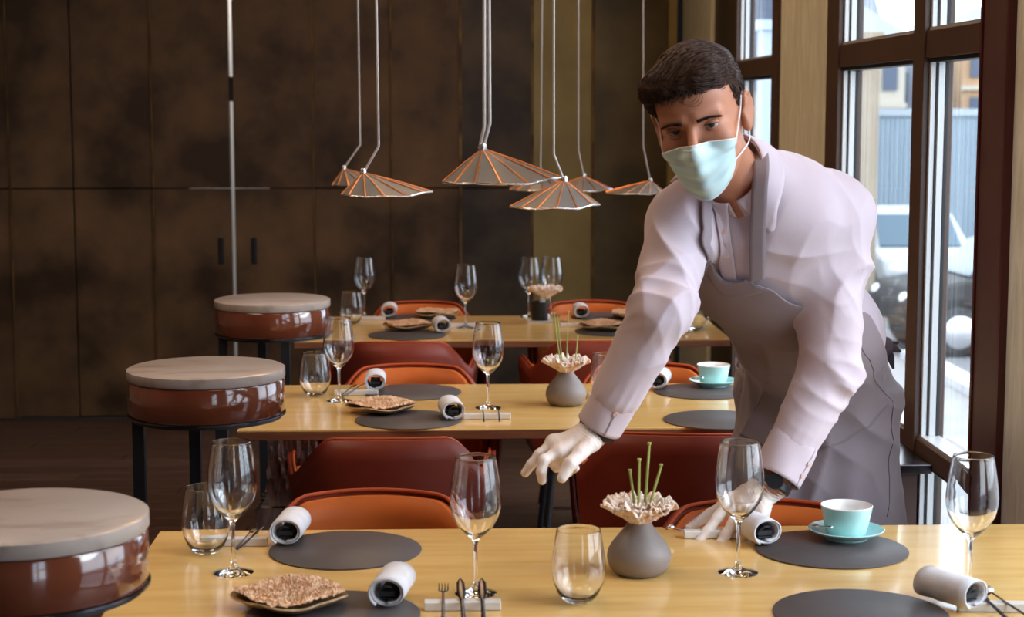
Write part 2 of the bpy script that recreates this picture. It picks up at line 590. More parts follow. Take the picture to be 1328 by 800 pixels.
# service passage behind the doors, lit by its own lamp: seen through the slit
ps = MB()
ps.box(-3.2, 0.3, 9.3, 9.36, -.05, CZ)
struct('wall_passage', ps, M['white_glaze'], smooth=False)
area('passage_lamp', (-1.1, 8.95, 3.05), (0, 0, 0), 2.2, .3, 34, (1, .93, .86))
struct('baseboard_back', MB().box(-0.66, 1.07, BY - .02, BY - 0.006, 0, .06), M['black_gap'], smooth=False)

# ------------------------------------------------------------------ window wall
wr = MB()


def pillar(y0, y1, m, name, proud=0.0):
    o = MB().box(WX - proud, WX + 0.07, y0, y1, 0, CZ).build(name, M[m], wallr, smooth=False, bevel=.004)
    return o


wallr = struct('wall_right', MB().box(WX, WX + .07, -3.0, BY, 3.0, CZ), M['plaster'], smooth=False)
pillar(5.37, 6.19, 'plaster', 'pier')
pillar(7.67, BY, "plaster", "pier", .03)
MB().box(WX - .012, WX + .07, 7.12, 7.67, 0, CZ).build('dark_recess_panel', M['wall2'], wallr, smooth=False)
pillar(3.27, 3.60, 'plaster', 'pier')
pillar(-0.35, 1.45, 'plaster', 'pier')
pillar(-3.0, -2.5, 'plaster', 'pier')
MB().box(1.065, 1.105, BY - .06, BY, 0, CZ).build('corner_strip', M['wall3'], wb, smooth=False)


def post(win, y0, y1, m='frame_brown', z0=0.0, z1=3.0, x1=1.235, edge=False):
    MB().box(WX - .012, x1, y0, y1, z0, z1).build('post', M[m], win, smooth=False, bevel=.003)


def jamb(win, y, z0, z1, t=0.012):
    """slim silver profile with a black gasket on the camera side of a post"""
    MB().box(WX + .004, WX + .018, y - t, y, z0, z1).build('silver_profile', M['silver_frame'], win, smooth=False, bevel=.002)
    MB().box(WX + .018, WX + .022, y - t * 1.2, y, z0, z1).build('gasket', M['gasket'], win, smooth=False)
    MB().box(WX + .022, WX + .040, y - t * 1.4, y, z0, z1).build('silver_profile', M['silver_frame'], win, smooth=False, bevel=.002)
    MB().box(WX + .040, WX + .047, y - t * 1.5, y, z0, z1).build('gasket', M['gasket'], win, smooth=False)


def window(n, posts, bar, sill=(.66, .71), seen=True):
    """posts: list of (y0, y1) of the uprights; panes fill between them"""
    win = empty('window_%d' % n)
    win['kind'] = 'structure'
    for k, (a, b_) in enumerate(posts):
        post(win, a, b_, 'frame_purple' if (k == 0 and n == 1) else 'frame_brown')
    for k in range(len(posts) - 1):
        y0, y1 = posts[k][1], posts[k + 1][0]
        for (z0, z1) in ((0.0, 0.05), sill, bar, (2.93, 3.0)):
            MB().box(WX - .006, WX + .08, y0, y1, z0, z1).build('crossbar', M['frame_brown'], win, smooth=False, bevel=.003)
        for (z0, z1) in ((.05, sill[0]), (sill[1], bar[0]), (bar[1], 2.93)):
            MB().box(WX + .048, WX + .054, y0, y1, z0, z1).build('pane', M['pane'], win, smooth=False)
            jamb(win, y1, z0, z1)
            MB().box(WX + .002, WX + .05, y0, y1, z0, z0 + .008).build('glazing_bead', M['silver_frame'], win, smooth=False)
            MB().box(WX + .002, WX + .05, y0, y1, z1 - .01, z1).build('glazing_bead', M['gasket'], win, smooth=False)
    return win


w1 = window(1, [(3.60, 3.787), (4.259, 4.358), (5.21, 5.37)], (1.655, 1.722))
MB().box(WX - .016, WX + .02, 3.592, 3.606, 0, 3).build('post_edge', M['frame_edge'], w1, smooth=False)
MB().box(WX - .016, WX + .02, 3.776, 3.790, 0, 3).build('post_edge', M['frame_edge'], w1, smooth=False)
window(2, [(6.19, 6.30), (7.08, 7.12)], (1.655, 1.722))
window(3, [(1.45, 1.55), (2.36, 2.44), (3.19, 3.27)], (1.655, 1.722))
window(4, [(-2.5, -2.4), (-1.5, -1.4), (-.45, -.35)], (1.655, 1.722))

# console shelf under the window
sh = empty('console_table', (1.02, 4.5, 0), label='low dark shelf table with slim legs under the window behind the waiter', cat='table')
MB().box(-.16, .138, -.42, .45, .655, .678).build('tabletop', M['gunmetal'], sh, smooth=False, bevel=.003)
for sx in (-.13, .055):
    for sy in (-.40, .40):
        MB().box(sx, sx + .028 + (.02 if sx > 0 else 0), sy - .014, sy + .014, 0, .655).build('leg', M['frame_brown'], sh, smooth=False)

# ================================================================== THE STREET OUTSIDE (ground 2 m below the room floor)
G = -2.0
st = struct('ground_street', MB().box(1.6, 60, -30, 160, G - .2, G), M['asphalt'], smooth=False)
struct('ground_pavement', MB().box(1.5, 6.3, -30, 120, G, G + .05), M['paving'], smooth=False)
kr = empty('kerb_row', (0, 0, 0), label='row of white kerb stones between the pavement and the street outside', cat='kerb')
for k in range(12):
    MB().box(6.3, 6.62, 12 + k * 1.0, 12.97 + k * 1.0, G + .0, G + .17).build('kerb_stone', M['kerb'], kr, smooth=False)
struct('facade_outside', MB().box(1.5, 1.62, -30, 60, G - .1, -.13), M['beige_stone'], smooth=False)

hd = empty('site_hoarding', (8.55, 36, G), label='long pale blue-grey hoarding fence behind the parked cars', cat='fence')
for k in range(34):
    b = MB()
    nn = 10
    for j in range(nn):
        x = k * 1.0 + j * .1
        b.box(x, x + .055, 0, .05, 0, 3.4)
        b.box(x + .055, x + .098, .02, .06, 0, 3.4)
    b.build('sheet_panel', M['hoarding'], hd, smooth=False)
MB().box(0, 34, -.04, .1, 3.4, 3.55).build('cap_rail', M['hoarding_top'], hd, smooth=False)

pr = empty('stone_pier', (6.66, 28.5, G), label='tall beige stone pier left of the hoarding outside the window', cat='pillar')
MB().box(0, .38, 0, .38, 0, 4.6).build('shaft', M['beige_stone'], pr, smooth=False, bevel=.02)
MB().box(-.05, .43, -.05, .43, 4.6, 4.8).build('capital', M['beige_stone'], pr, smooth=False, bevel=.02)
MB().box(-.04, .42, -.04, .42, 0, .5).build('plinth', M['beige_stone'], pr, smooth=False, bevel=.02)


def house(loc, wx, wy, h, m, label, floors, cols, roof=True):
    hs = empty('house', loc, label=label, cat='building', group=None)
    MB().box(0, wx, 0, wy, 0, h).build('wall', M[m], hs, smooth=False)
    if roof:
        b = MB()
        b.add([(-.3, -.3, h), (wx + .3, -.3, h), (wx + .3, wy + .3, h), (-.3, wy + .3, h), (wx * .2, wy * .4, h + 1.4), (wx * .8, wy * .4, h + 1.4)],
              [(0, 1, 5, 4), (1, 2, 5), (2, 3, 4, 5), (3, 0, 4), (0, 3, 2, 1)])
        b.build('roof', M['slate'], hs, smooth=False)
    for f in range(floors):
        for c in range(cols):
            x = wx * (c + .5) / cols
            z = h * (f + .45) / floors
            MB().box(x - wx / cols * .24, x + wx / cols * .24, -.06, .05, z - h / floors * .25, z + h / floors * .28).build('window', M['dark_win'], hs, smooth=False)
        MB().box(-.05, wx + .05, -.12, 0, h * (f + 1) / floors - .15, h * (f + 1) / floors).build('cornice', M['cream_house'], hs, smooth=False)
    return hs


house((14.6, 60, G), 1.0, 8, 5.3, 'pale_house', 'narrow pale blue house block seen above the hoarding through the middle pane', 2, 1, roof=False)
house((15.7, 62, G), 1.7, 8, 5.6, 'slate', 'dark slate-coloured house beside the narrow pale blue block', 2, 2, roof=False)
house((17.7, 60, G), 6.0, 8, 5.8, 'ochre_house', 'ochre house with cornices above the hoarding at the right pane', 4, 6)
house((9.0, 52, G), 4.6, 8, 5.6, 'cream_house', 'cream house with small windows behind the stone pier', 3, 5)
tw = empty('tower', (21.0, 88, G), label='slim grey tower with pointed roof far behind the houses', cat='tower')
MB().box(-.45, .45, -.45, .45, 0, 8.0).build('shaft', M['slate'], tw, smooth=False)
b = MB()
b.add([(-.6, -.6, 8), (.6, -.6, 8), (.6, .6, 8), (-.6, .6, 8), (0, 0, 10.5)], [(0, 1, 4), (1, 2, 4), (2, 3, 4), (3, 0, 4)])
b.build('roof', M['slate'], tw, smooth=False)
# white block seen through the far narrow window
hw = house((4.1, 30, G), 1.7, 4, 6.4, 'beige_stone', 'beige house seen through the narrow far window', 2, 2, roof=False)
wc = empty('white_chimney', (4.98, 27, G), label='white rendered pillar in front of the beige house outside the far window', cat='pillar')
MB().box(-.2, .2, -.2, .2, 0, 4.75).build('shaft', M['pale_house'], wc, smooth=False)
MB().box(-.26, .26, -.26, .26, 4.75, 4.9).build('cap', M['pale_house'], wc, smooth=False)


def car(loc, rz, paint, label):
    """suv, length along local X, nose at -X"""
    c = empty('car', loc, rz, label, 'car', 'cars parked in front of the hoarding')
    prof = [(-2.2, .45), (-2.25, .75), (-2.1, .98), (-1.2, 1.12), (-.55, 1.68), (1.5, 1.72), (2.1, 1.15), (2.2, .8), (2.15, .42)]
    b = MB()
    n = len(prof)
    vs = []
    for sgn, rows in ((-1, .9), (1, .9)):
        for (x, z) in prof:
            inset = .16 if z > 1.2 else 0
            vs.append((x, sgn * (rows - inset), z))
    fs = [tuple(range(n)), tuple(range(2 * n - 1, n - 1, -1))]
    for i in range(n):
        j = (i + 1) % n
        fs.append((i, n + i, n + j, j))
    b.add(vs, fs)
    b.build('body', paint, c, smooth=True, bevel=.07, seg=3)
    for sgn in (-1, 1):
        g = MB()
        y = sgn * .80
        g.add([(-1.02, y - sgn * -.06, 1.2), (.35, y + sgn * .06, 1.2), (.35, y - sgn * .04, 1.6), (-.55, y - sgn * .04, 1.6)], [(0, 1, 2, 3)])
        g.add([(.42, y + sgn * .06, 1.2), (1.85, y + sgn * .06, 1.2), (1.45, y - sgn * .04, 1.6), (.42, y - sgn * .04, 1.6)], [(0, 1, 2, 3)])
        g.build('side_window', M['car_glass'], c, smooth=False, solid=.03)
    g = MB()
    g.add([(-1.22, -.72, 1.14), (-1.22, .72, 1.14), (-.60, .66, 1.66), (-.60, -.66, 1.66)], [(0, 1, 2, 3)])
    g.build('windscreen', M['car_glass'], c, smooth=False, solid=.03)
    for x in (-1.42, 1.42):
        for sgn in (-1, 1):
            T = Matrix.Translation((x, sgn * .84, .36)) @ Matrix.Rotation(PI / 2, 4, 'X')
            wl = MB().lathe([(0, -.11), (.33, -.11), (.37, -.07), (.37, .07), (.33, .11), (0, .11)], 28, M=T).build('wheel', M['tyre'], c)
            hb = MB().lathe([(0, -.125), (.22, -.125), (.25, -.10), (.25, .10), (.22, .125), (0, .125)], 20, M=T)
            hb.build('hubcap', M['alloy'], wl)
        MB().lathe([(.40, -.93), (.47, -.93), (.47, .93), (.40, .93)], 28, M=Matrix.Translation((x, 0, .36)) @ Matrix.Rotation(PI / 2, 4, 'X')).build('wheel_arch', M['black_metal'], c)
    for sgn in (-1, 1):
        MB().ball((-2.13, sgn * .66, .82), (.10, .18, .10)).build('headlamp', M['white_glaze'], c)
        MB().ball((2.16, sgn * .70, .90), (.06, .12, .16)).build('tail_lamp', M['lampred'], c)
        MB().ball((-.85, sgn * 1.0, 1.18), (.09, .12, .08)).build('wing_mirror', paint, c)
    return c


car((8.62, 25.4, G), 0.06, M['car_grey'], 'grey car whose front wheel shows through the right-hand pane')
car((8.25, 31.4, G), PI / 2, M['car_white'], 'white car left of the grey one, seen through the middle pane')

# ================================================================== FURNITURE
def table(X0, X1, Y0, Y1, label, skew=0.0, ped=True):
    cx_, cy_ = (X0 + X1) / 2, (Y0 + Y1) / 2
    W, D = X1 - X0, Y1 - Y0
    t = empty('dining_table', (cx_, cy_, 0), skew, label, 'table', 'dining tables in a row')
    MB().box(-W / 2, W / 2, -D / 2, D / 2, .7445, .75).build('tabletop', M['honey'], t, smooth=False, bevel=.0015)
    MB().box(-W / 2 + .001, W / 2 - .001, -D / 2 + .001, D / 2 - .001, .724, .7445).build('edge_band', M['edge'], t, smooth=False, bevel=.002)
    MB().box(-W / 2 + .08, W / 2 - .08, -.04, .04, .69, .7238).build('rail', M['black_metal'], t, smooth=False)
    for sx in (-1, 1):
        for sy in (-1, 1):
            x, y = sx * (W / 2 - .20), sy * (D / 2 - .16)
            MB().box(x - .012, x + .012, y - .012, y + .012, 0, .7238).build('leg', M['black_metal'], t, smooth=False)
    if ped:
        for z0, z1, gx in ((0, .52, .0), (.525, .722, .03)):
            b = MB()
            N = 10
            bx0, bx1 = -W / 2 + .03 + gx, -W / 2 + .25 + gx
            by0, by1 = -.20, .20
            T = Matrix.Identity(4)
            def pt(a, h):
                a4 = (a * 4) % 4
                s_ = int(a4)
                f_ = a4 - s_
                c_ = [(bx0, by0), (bx1, by0), (bx1, by1), (bx0, by1), (bx0, by0)]
                x = c_[s_][0] * (1 - f_) + c_[s_ + 1][0] * f_
                y = c_[s_][1] * (1 - f_) + c_[s_ + 1][1] * f_
                j = .010 * math.sin(37 * a * 6.28 + 9 * h) + .006 * math.sin(61 * a * 6.28 - 17 * h)
                ex, ey = (x - (bx0 + bx1) / 2), y
                return Vector((x + ex * j * 5, y + ey * j * 3, z0 + (z1 - z0) * h))
            b.grid(pt, 96, 12, closed=True)
            b.box(bx0 + .005, bx1 - .005, by0 + .005, by1 - .005, z0 + .001, z1 - .001)
            b.build('pedestal_block', M['crumple'], t)
    return t


T1 = table(-.545, 1.14, 2.47, 3.185, 'foremost wooden dining table, which the waiter leans over')
T2 = table(-.527, .965, 4.205, 4.905, 'middle wooden dining table with grey vase and turquoise cup, behind the waiter')
T3 = table(-.537, .955, 5.86, 6.56, 'rearmost wooden dining table, nearest the dark panelled wall')

# tub chairs
def chair_profile(s):
    """s in [-1, 1] round the shell: plan position and top height"""
    a = abs(s)
    if a < .55:            # back curve
        ph = a / .55 * 1.15
        x = .245 * math.sin(ph) / math.sin(1.15) * .93
        y = -.235 * (math.cos(ph) - math.cos(1.15)) / (1 - math.cos(1.15)) * .5 - .10
    else:
        f = (a - .55) / .45
        x = .228 + .022 * math.sin(f * PI * .5)
        y = -.10 + f * .31
    if a < .26:
        z = .79 - .004 * (a / .26) ** 2
    elif a < .55:
        f = (a - .26) / .29
        z = .786 - .096 * (f * f * (3 - 2 * f))
    else:
        f = (a - .55) / .45
        z = .69 + .006 * math.sin(f * PI)
        if f > .85:
            z -= (f - .85) / .15 * .03
    return (x if s >= 0 else -x), y, z


def make_chair():
    t = empty('tub_chair')

    def shell(off, zlo, ztrim):
        def fn(u, v):
            s = u * 2 - 1
            x, y, z = chair_profile(s)
            z -= ztrim
            lo = zlo
            zz = lo + (z - lo) * v
            flare = 1 + .10 * (v - 1) - off / .24
            yy = (y + .02) * (1 + .07 * (v - 1)) - .02
            return Vector((x * flare, yy + off * (1 if abs(s) < .55 else .0), zz))
        return fn
    o = MB().grid(shell(0, .40, 0), 61, 9)
    s1 = o.build('shell', M['leather_shaded'], t, solid=.014, soff=0)
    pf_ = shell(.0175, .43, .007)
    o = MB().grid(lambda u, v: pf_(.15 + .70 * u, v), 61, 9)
    s2 = o.build('lit_inner_pad', M['leather_lit'], t, solid=.016, soff=0)  # lighter copy of the shell's leather, painted as lit
    e = MB()
    e.tube([Vector(shell(.008, .4, -.002)(i / 60, 1)) for i in range(61)], .0038, 8)
    e.build('piping', M['leather'], t)
    st = MB()
    st.lathe([(0, .395), (.20, .395), (.215, .41), (.218, .445), (.205, .465), (0, .472)], 32, c=(0, .02, 0))
    st.build('seat', M['leather'], t)
    for sx in (-1, 1):
        for sy in (-1, 1):
            MB().tube([(sx * .15, .02 + sy * .14, .40), (sx * .19, .02 + sy * .18, 0)], .0095, 8).build('leg', M['black_metal'], t)
    return t


chair0 = make_chair()
cu = [False]
# (pixel x, Y of the back plane, faces the camera?, extra turn, label)
CH = [
    (481, 3.345, True, 0, 'leather chair pushed against the far side of the foremost table, below the left mat'),
    (985, 3.235, True, 0, 'leather chair at the foremost table between the waiter and his table, under his left hand'),
    (500, 3.86, False, 0.02, 'red-brown tub chair turned away at the near side of the middle table, left'),
    (897, 3.89, False, -.13, 'red-brown tub chair beside the waiter at the near side of the middle table'),
    (531, 5.03, True, 0, 'leather chair at the far side of the middle table behind the left mats'),
    (836, 5.03, True, 0, 'leather chair at the far side of the middle table, behind the reaching sleeve'),
    (517, 5.50, False, 0, 'red-brown tub chair turned away at the near side of the rear table, left'),
    (783, 5.50, False, 0, 'red-brown tub chair turned away at the near side of the rear table, right'),
    (545, 6.70, True, 0, 'leather chair behind the rear table in front of the panelled wall, left'),
    (764, 6.70, True, 0, 'leather chair behind the rear table in front of the golden panel'),
]
for (px, Y, facing, tw_, lb) in CH:
    X = (px - VX) / FPX * Y
    if facing:      # chair faces the camera: its front (+Y local) turned to -Y
        place(chair0, cu, (X, Y - .25 + .032, 0), PI + tw_, lb, 'chair', 'leather tub chairs at the tables')
    else:
        place(chair0, cu, (X, Y + .25 - .04, 0), tw_, lb, 'chair', 'leather tub chairs at the tables')

# marble-topped drum tables
def make_drum():
    t = empty('drum_table')
    MB().lathe([(0, .0), (.172, .0), (.178, -.003), (.178, -.022), (.1755, -.025), (0, -.025)][::-1], 72).build('marble_top', M['marble'], t)
    MB().lathe([(0, -.0265), (.174, -.0265), (.176, -.029), (.176, -.102), (.174, -.104), (0, -.104)][::-1], 72).build('drum', M['mahogany'], t)
    MB().lathe([(.174, -.104), (.1785, -.104), (.1785, -.108), (.174, -.108)], 72).build('trim_ring', M['gunmetal'], t)
    MB().lathe([(0, -.108), (.170, -.108), (.170, -.116), (0, -.116)][::-1], 48).build('base_plate', M['black_metal'], t)
    return t


dr0 = make_drum()
for deg in (193, 109, 290):
    a = math.radians(deg)
    x, y = .153 * math.cos(a), .153 * math.sin(a)
    MB().box(x - .013, x + .013, y - .013, y + .013, -.95, -.116).build('leg', M['black_metal'], dr0, smooth=False)
du = [False]
place(dr0, du, (-.558, 3.92, .95), 0, 'round marble-topped drum table between the other two, left of the middle table', 'side table', 'drum side tables')
place(dr0, du, (-.554, 5.35, .95), 0, 'round marble-topped drum table furthest back, by the rear table', 'side table', 'drum side tables')
place(dr0, du, (-.620, 2.48, .95), 0, 'large-looking round marble-topped drum table nearest the camera, cut by the left edge', 'side table', 'drum side tables')

# ================================================================== PENDANT LAMPS
def lamp(ax, ay, rx0, rx1, ry, Y, rods, label, seed, near=False):
    """apex pixel, rim pixels, rod pixel polyline(s); built at depth Y"""
    rnd = random.Random(seed)
    c = at((rx0 + rx1) / 2, ry, Y=Y)
    ap = at(ax, ay, Y=Y)
    R = (rx1 - rx0) / 2 / FPX * Y
    t = empty('pendant_lamp', c, label=label, cat='lamp', group='cone pendant lamps over the tables')
    apl = ap - c
    n = 14
    rim = []
    for k in range(n):
        a = 2 * PI * (k + .5) / n + rnd.uniform(-.03, .03)
        r = R * (1 + rnd.uniform(-.012, .008))
        if k in (0, n - 1, n // 2, n // 2 - 1):
            r = R
        rim.append(Vector((r * math.cos(a), r * math.sin(a) * .92, rnd.uniform(-.002, .002) + (.006 if math.cos(a) > .5 else 0))))
    for k in range(n):
        p, q = rim[k], rim[(k + 1) % n]
        mid = (p + q) / 2 * 1.005
        b = MB()
        top = apl * 1.0
        f = .94
        b.add([p, q, q.lerp(top, f), p.lerp(top, f)], [(0, 1, 2, 3)])
        b.build('shade_panel', M['shade'], t, smooth=False, solid=.0012)
    for k in range(n):
        p = rim[k]
        d = (apl - p)
        b = MB()
        b.tube([p, p.lerp(apl, .5) + Vector((0, 0, .0015)), p.lerp(apl, .96)], [.0028, .0018, .0012], 6)
        b.build('copper_seam', M['copper'], t)
    b = MB()
    pts = []
    for k in range(n * 4 + 1):
        i = (k // 4) % n
        f = (k % 4) / 4
        p = rim[i].lerp(rim[(i + 1) % n], f)
        pts.append(p * (1 + rnd.uniform(-.006, .006)))
    pts[-1] = pts[0]
    b.tube(pts, [.0022 + rnd.uniform(-.0005, .0012) for _ in pts], 6)
    b.build('rim', M['rim_metal'], t)
    b = MB()
    b.lathe([(0, .010), (.006, .009), (.008, .004), (.008, -.006), (0, -.006)][::-1], 12, c=apl + Vector((0, 0, 0)))
    b.build('cap', M['rim_metal'], t)
    MB().ball(apl * .55 + Vector((0, 0, -.012)), .010, 12, 8).build('bulb', M['white_glaze'], t)
    for rod in rods:
        pp = [at(x, y, Y=Y) - c for (x, y) in rod]
        top = Vector((pp[0].x, pp[0].y, CZ - c.z))
        pl = [top, pp[0]]
        for i in range(1, len(pp)):
            a0, a1 = pp[i - 1], pp[i]
            if i < len(pp) - 1:
                a2 = pp[i + 1]
                pl += [a1.lerp(a0, min(.9, .008 / max((a1 - a0).length, 1e-3))), a1, a1.lerp(a2, min(.4, .008 / max((a2 - a1).length, 1e-3)))]
            else:
                pl.append(a1)
        MB().tube(pl, .0034 if near else .0030, 8).build('rod', M['rod'], t)
    return t


lamp(626, 192, 573, 728, 235, 3.2, [[(628, 0), (628, 165), (622, 193)], [(634, 0), (635, 160), (626, 193)]],
     'widest cone pendant with two rods, hanging over the foremost table', 1, True)
lamp(471, 223, 442, 562, 252, 4.2, [[(488, 0), (491, 190), (472, 223)]], 'cone pendant at far left whose long side points right, over the middle table', 2)
lamp(446, 218, 431, 513, 240, 5.9, [[(464, 0), (467, 188), (446, 218)]], 'small cone pendant peeping out behind the leftmost shade', 3)
lamp(732, 233, 660, 778, 268, 4.2, [[(718, 0), (718, 200), (731, 233)]], 'lowest cone pendant, hanging in front of the golden panel over the middle table', 4)
lamp(702, 224, 660, 742, 245, 6.0, [[(703, 0), (701, 218), (702, 226)]], 'cone pendant hidden behind the widest shade, over the rear table', 5)
lamp(757, 228, 712, 795, 247, 6.05, [[(750, 0), (750, 195), (757, 228)]], 'cone pendant over the rear table just right of the lowest one', 6)
lamp(843, 234, 785, 862, 250, 6.2, [[(834, 0), (834, 190), (843, 234)]], 'rightmost cone pendant, beside the waiter\'s head', 7)

# ================================================================== TABLEWARE
TZ = .75


def on(px, py):
    p = at(px, py, Z=TZ)
    return Vector((p.x, p.y, TZ + .0004))


# prototypes
def make_wine():
    outer = [(0, 0), (.033, 0), (.034, .0012), (.030, .0028), (.012, .0065), (.0055, .012), (.0036, .022), (.0033, .050), (.0036, .082),
             (.0060, .090), (.016, .0985), (.0285, .112), (.0375, .128), (.0415, .145), (.0420, .158), (.0400, .180), (.0362, .204), (.0335, .220), (.0326, .2250), (.0324, .2258)]
    inner = [(.0320, .2262), (.0316, .2258), (.0315, .2250), (.0325, .220), (.0352, .204), (.0390, .180), (.0408, .158), (.0403, .145), (.0363, .129), (.0272, .1135), (.0145, .1005), (.006, .0965), (0, .0955)]
    t = empty('wine_glass')
    MB().lathe(outer + inner, 40).build('glass_body', M['glass'], t)
    return t


def make_tumbler():
    outer = [(0, 0), (.019, 0), (.023, .002), (.033, .014), (.0405, .032), (.0435, .050), (.0430, .068), (.0395, .092), (.0362, .112), (.0352, .1170), (.0350, .1178)]
    inner = [(.0345, .1182), (.0341, .1178), (.0341, .1170), (.0351, .112), (.0385, .092), (.0418, .068), (.0423, .050), (.0393, .033), (.032, .0165), (.021, .007), (0, .006)]
    t = empty('stemless_glass')
    MB().lathe(outer + inner, 40).build('glass_body', M['glass'], t)
    return t


wine0, tumb0 = make_wine(), make_tumbler()
wu, tu = [False], [False]
for px, py, lb in (
        (303, 743, 'wine glass at the left end of the foremost table, before the stemless glass'),
        (617, 770, 'wine glass standing on the foremost table behind the long cutlery rest'),
        (957, 743, 'wine glass standing in front of the waiter\'s resting hand'),
        (1257, 768, 'wine glass at the right end of the foremost table'),
        (440, 520, 'wine glass beside the stemless glass on the middle table, left'),
        (633, 529, 'wine glass behind the fork rest on the middle table'),
        (473, 411, 'wine glass beside the small stemless glass on the rear table, left'),
        (604, 425, 'wine glass on the rear table right of the rolled napkins'),
        (686, 411, 'left one of the two wine glasses behind the flower pot on the rear table'),
        (715, 410, 'right one of the two wine glasses behind the flower pot on the rear table'),
        (849, 410, 'wine glass on the rear table half hidden by the waiter\'s sleeve')):
    place(wine0, wu, on(px, py), random.uniform(0, 6), lb, 'wine glass', 'wine glasses')
for px, py, lb in (
        (268, 716, 'stemless glass at the left end of the foremost table'),
        (750, 780, 'stemless glass beside the grey vase on the foremost table'),
        (409, 513, 'stemless glass at the left end of the middle table'),
        (786, 514, 'stemless glass behind the reaching sleeve on the middle table'),
        (456, 420, 'stemless glass at the left end of the rear table'),
        (903, 428, 'stemless glass on the rear table seen between arm and apron')):
    place(tumb0, tu, on(px, py), random.uniform(0, 6), lb, 'glass', 'stemless glasses')

# round leather mats
def make_mat():
    t = empty('place_mat')
    MB().lathe([(0, 0), (.1345, 0), (.1355, .0008), (.1355, .0022), (.1345, .003), (0, .003)][::-1], 96).build('leather_disc', M['mat'], t)
    return t


mat0 = make_mat()
mu = [False]
for px, py, lb in (
        (448, 714, 'round dark mat under the rolled napkin at the back left of the foremost table'),
        (1078, 713, 'round dark mat under the turquoise cup on the foremost table'),
        (432, 799, 'round dark mat under the lacy plate on the foremost table'),
        (1116, 797, 'empty round dark mat at the front right of the foremost table'),
        (535, 509, 'empty round dark mat at the back left of the middle table'),
        (530, 545, 'round dark mat under the lacy plate on the middle table'),
        (911, 508, 'round dark mat under the turquoise cup on the middle table'),
        (930, 545, 'empty round dark mat at the front right of the middle table'),
        (545, 413, 'round dark mat at the back left of the rear table'),
        (528, 435, 'round dark mat at the front left of the rear table'),
        (787, 411, 'round dark mat at the back right of the rear table'),
        (795, 430, 'round dark mat at the front right of the rear table')):
    place(mat0, mu, on(px, py), random.uniform(0, 6), lb, 'place mat', 'round leather place mats')

# rolled napkins
def make_napkin():
    """rolled linen lying along local Y, open end towards -Y"""
    t = empty('rolled_napkin')
    R0, L = .0285, .105

    def roll(turns, r_in, r_out, n):
        def fn(u, v):
            a = -PI / 2 + turns * 2 * PI * u
            r = r_in + (r_out - r_in) * u
            yy = -L / 2 + L * v + .006 * math.sin(3 * u + .5) * (1 if v < .5 else -1)
            sq = 1 - .14 * abs(math.sin(a))
            wob = .0008 * math.sin(17 * v + 5 * u)
            return Vector(((r + wob) * math.cos(a) * 1.06, yy, R0 * .92 + (r + wob) * math.sin(a) * sq))
        return fn
    o = MB().grid(roll(1.9, .0195, .0275, 70), 70, 8)
    o.build('linen_roll', M['linen'], t, solid=.0028, soff=0)
    k = MB()
    k.box(-.0140, .0140, -L / 2 + .012, L / 2 - .012, .014, .0165)
    k.box(-.0145, .0125, -L / 2 + .010, L / 2 - .012, .0185, .027)
    k.tube([(-.012, -L / 2 + .008, .030), (-.004, -L / 2 + .006, .036), (.006, -L / 2 + .010, .034)], .0022, 6)
    k.build('dark_lining', M['dark_cloth'], t, smooth=False, bevel=.002)
    return t


nap0 = make_napkin()
nu_ = [False]
for px, py, rz, dz, lb in (
        (376, 706, -.10, .003, 'rolled white napkin on the mat at the back left of the foremost table'),
        (509, 786, -.16, .003, 'rolled white napkin beside the lacy plate at the front of the foremost table'),
        (982, 706, .28, .003, 'rolled white napkin held down by the fingers of the waiter'),
        (1238, 790, .55, .003, 'rolled greyish napkin at the right end of the foremost table'),
        (487, 507, .02, .003, 'rolled white napkin at the back left of the middle table'),
        (586, 545, .12, .003, 'rolled white napkin in front of the lacy plate on the middle table'),
        (856, 505, -.25, .003, 'rolled white napkin emerging behind the reaching cuff, middle table'),
        (505, 412, .0, .003, 'rolled white napkin at the back left of the rear table'),
        (573, 432, .12, .003, 'rolled white napkin at the front left of the rear table'),
        (754, 413, .0, .003, 'rolled white napkin right of the flower pot on the rear table')):
    p = on(px, py)
    place(nap0, nu_, (p.x, p.y + .02, p.z + dz), rz, lb, 'napkin', 'rolled napkins')

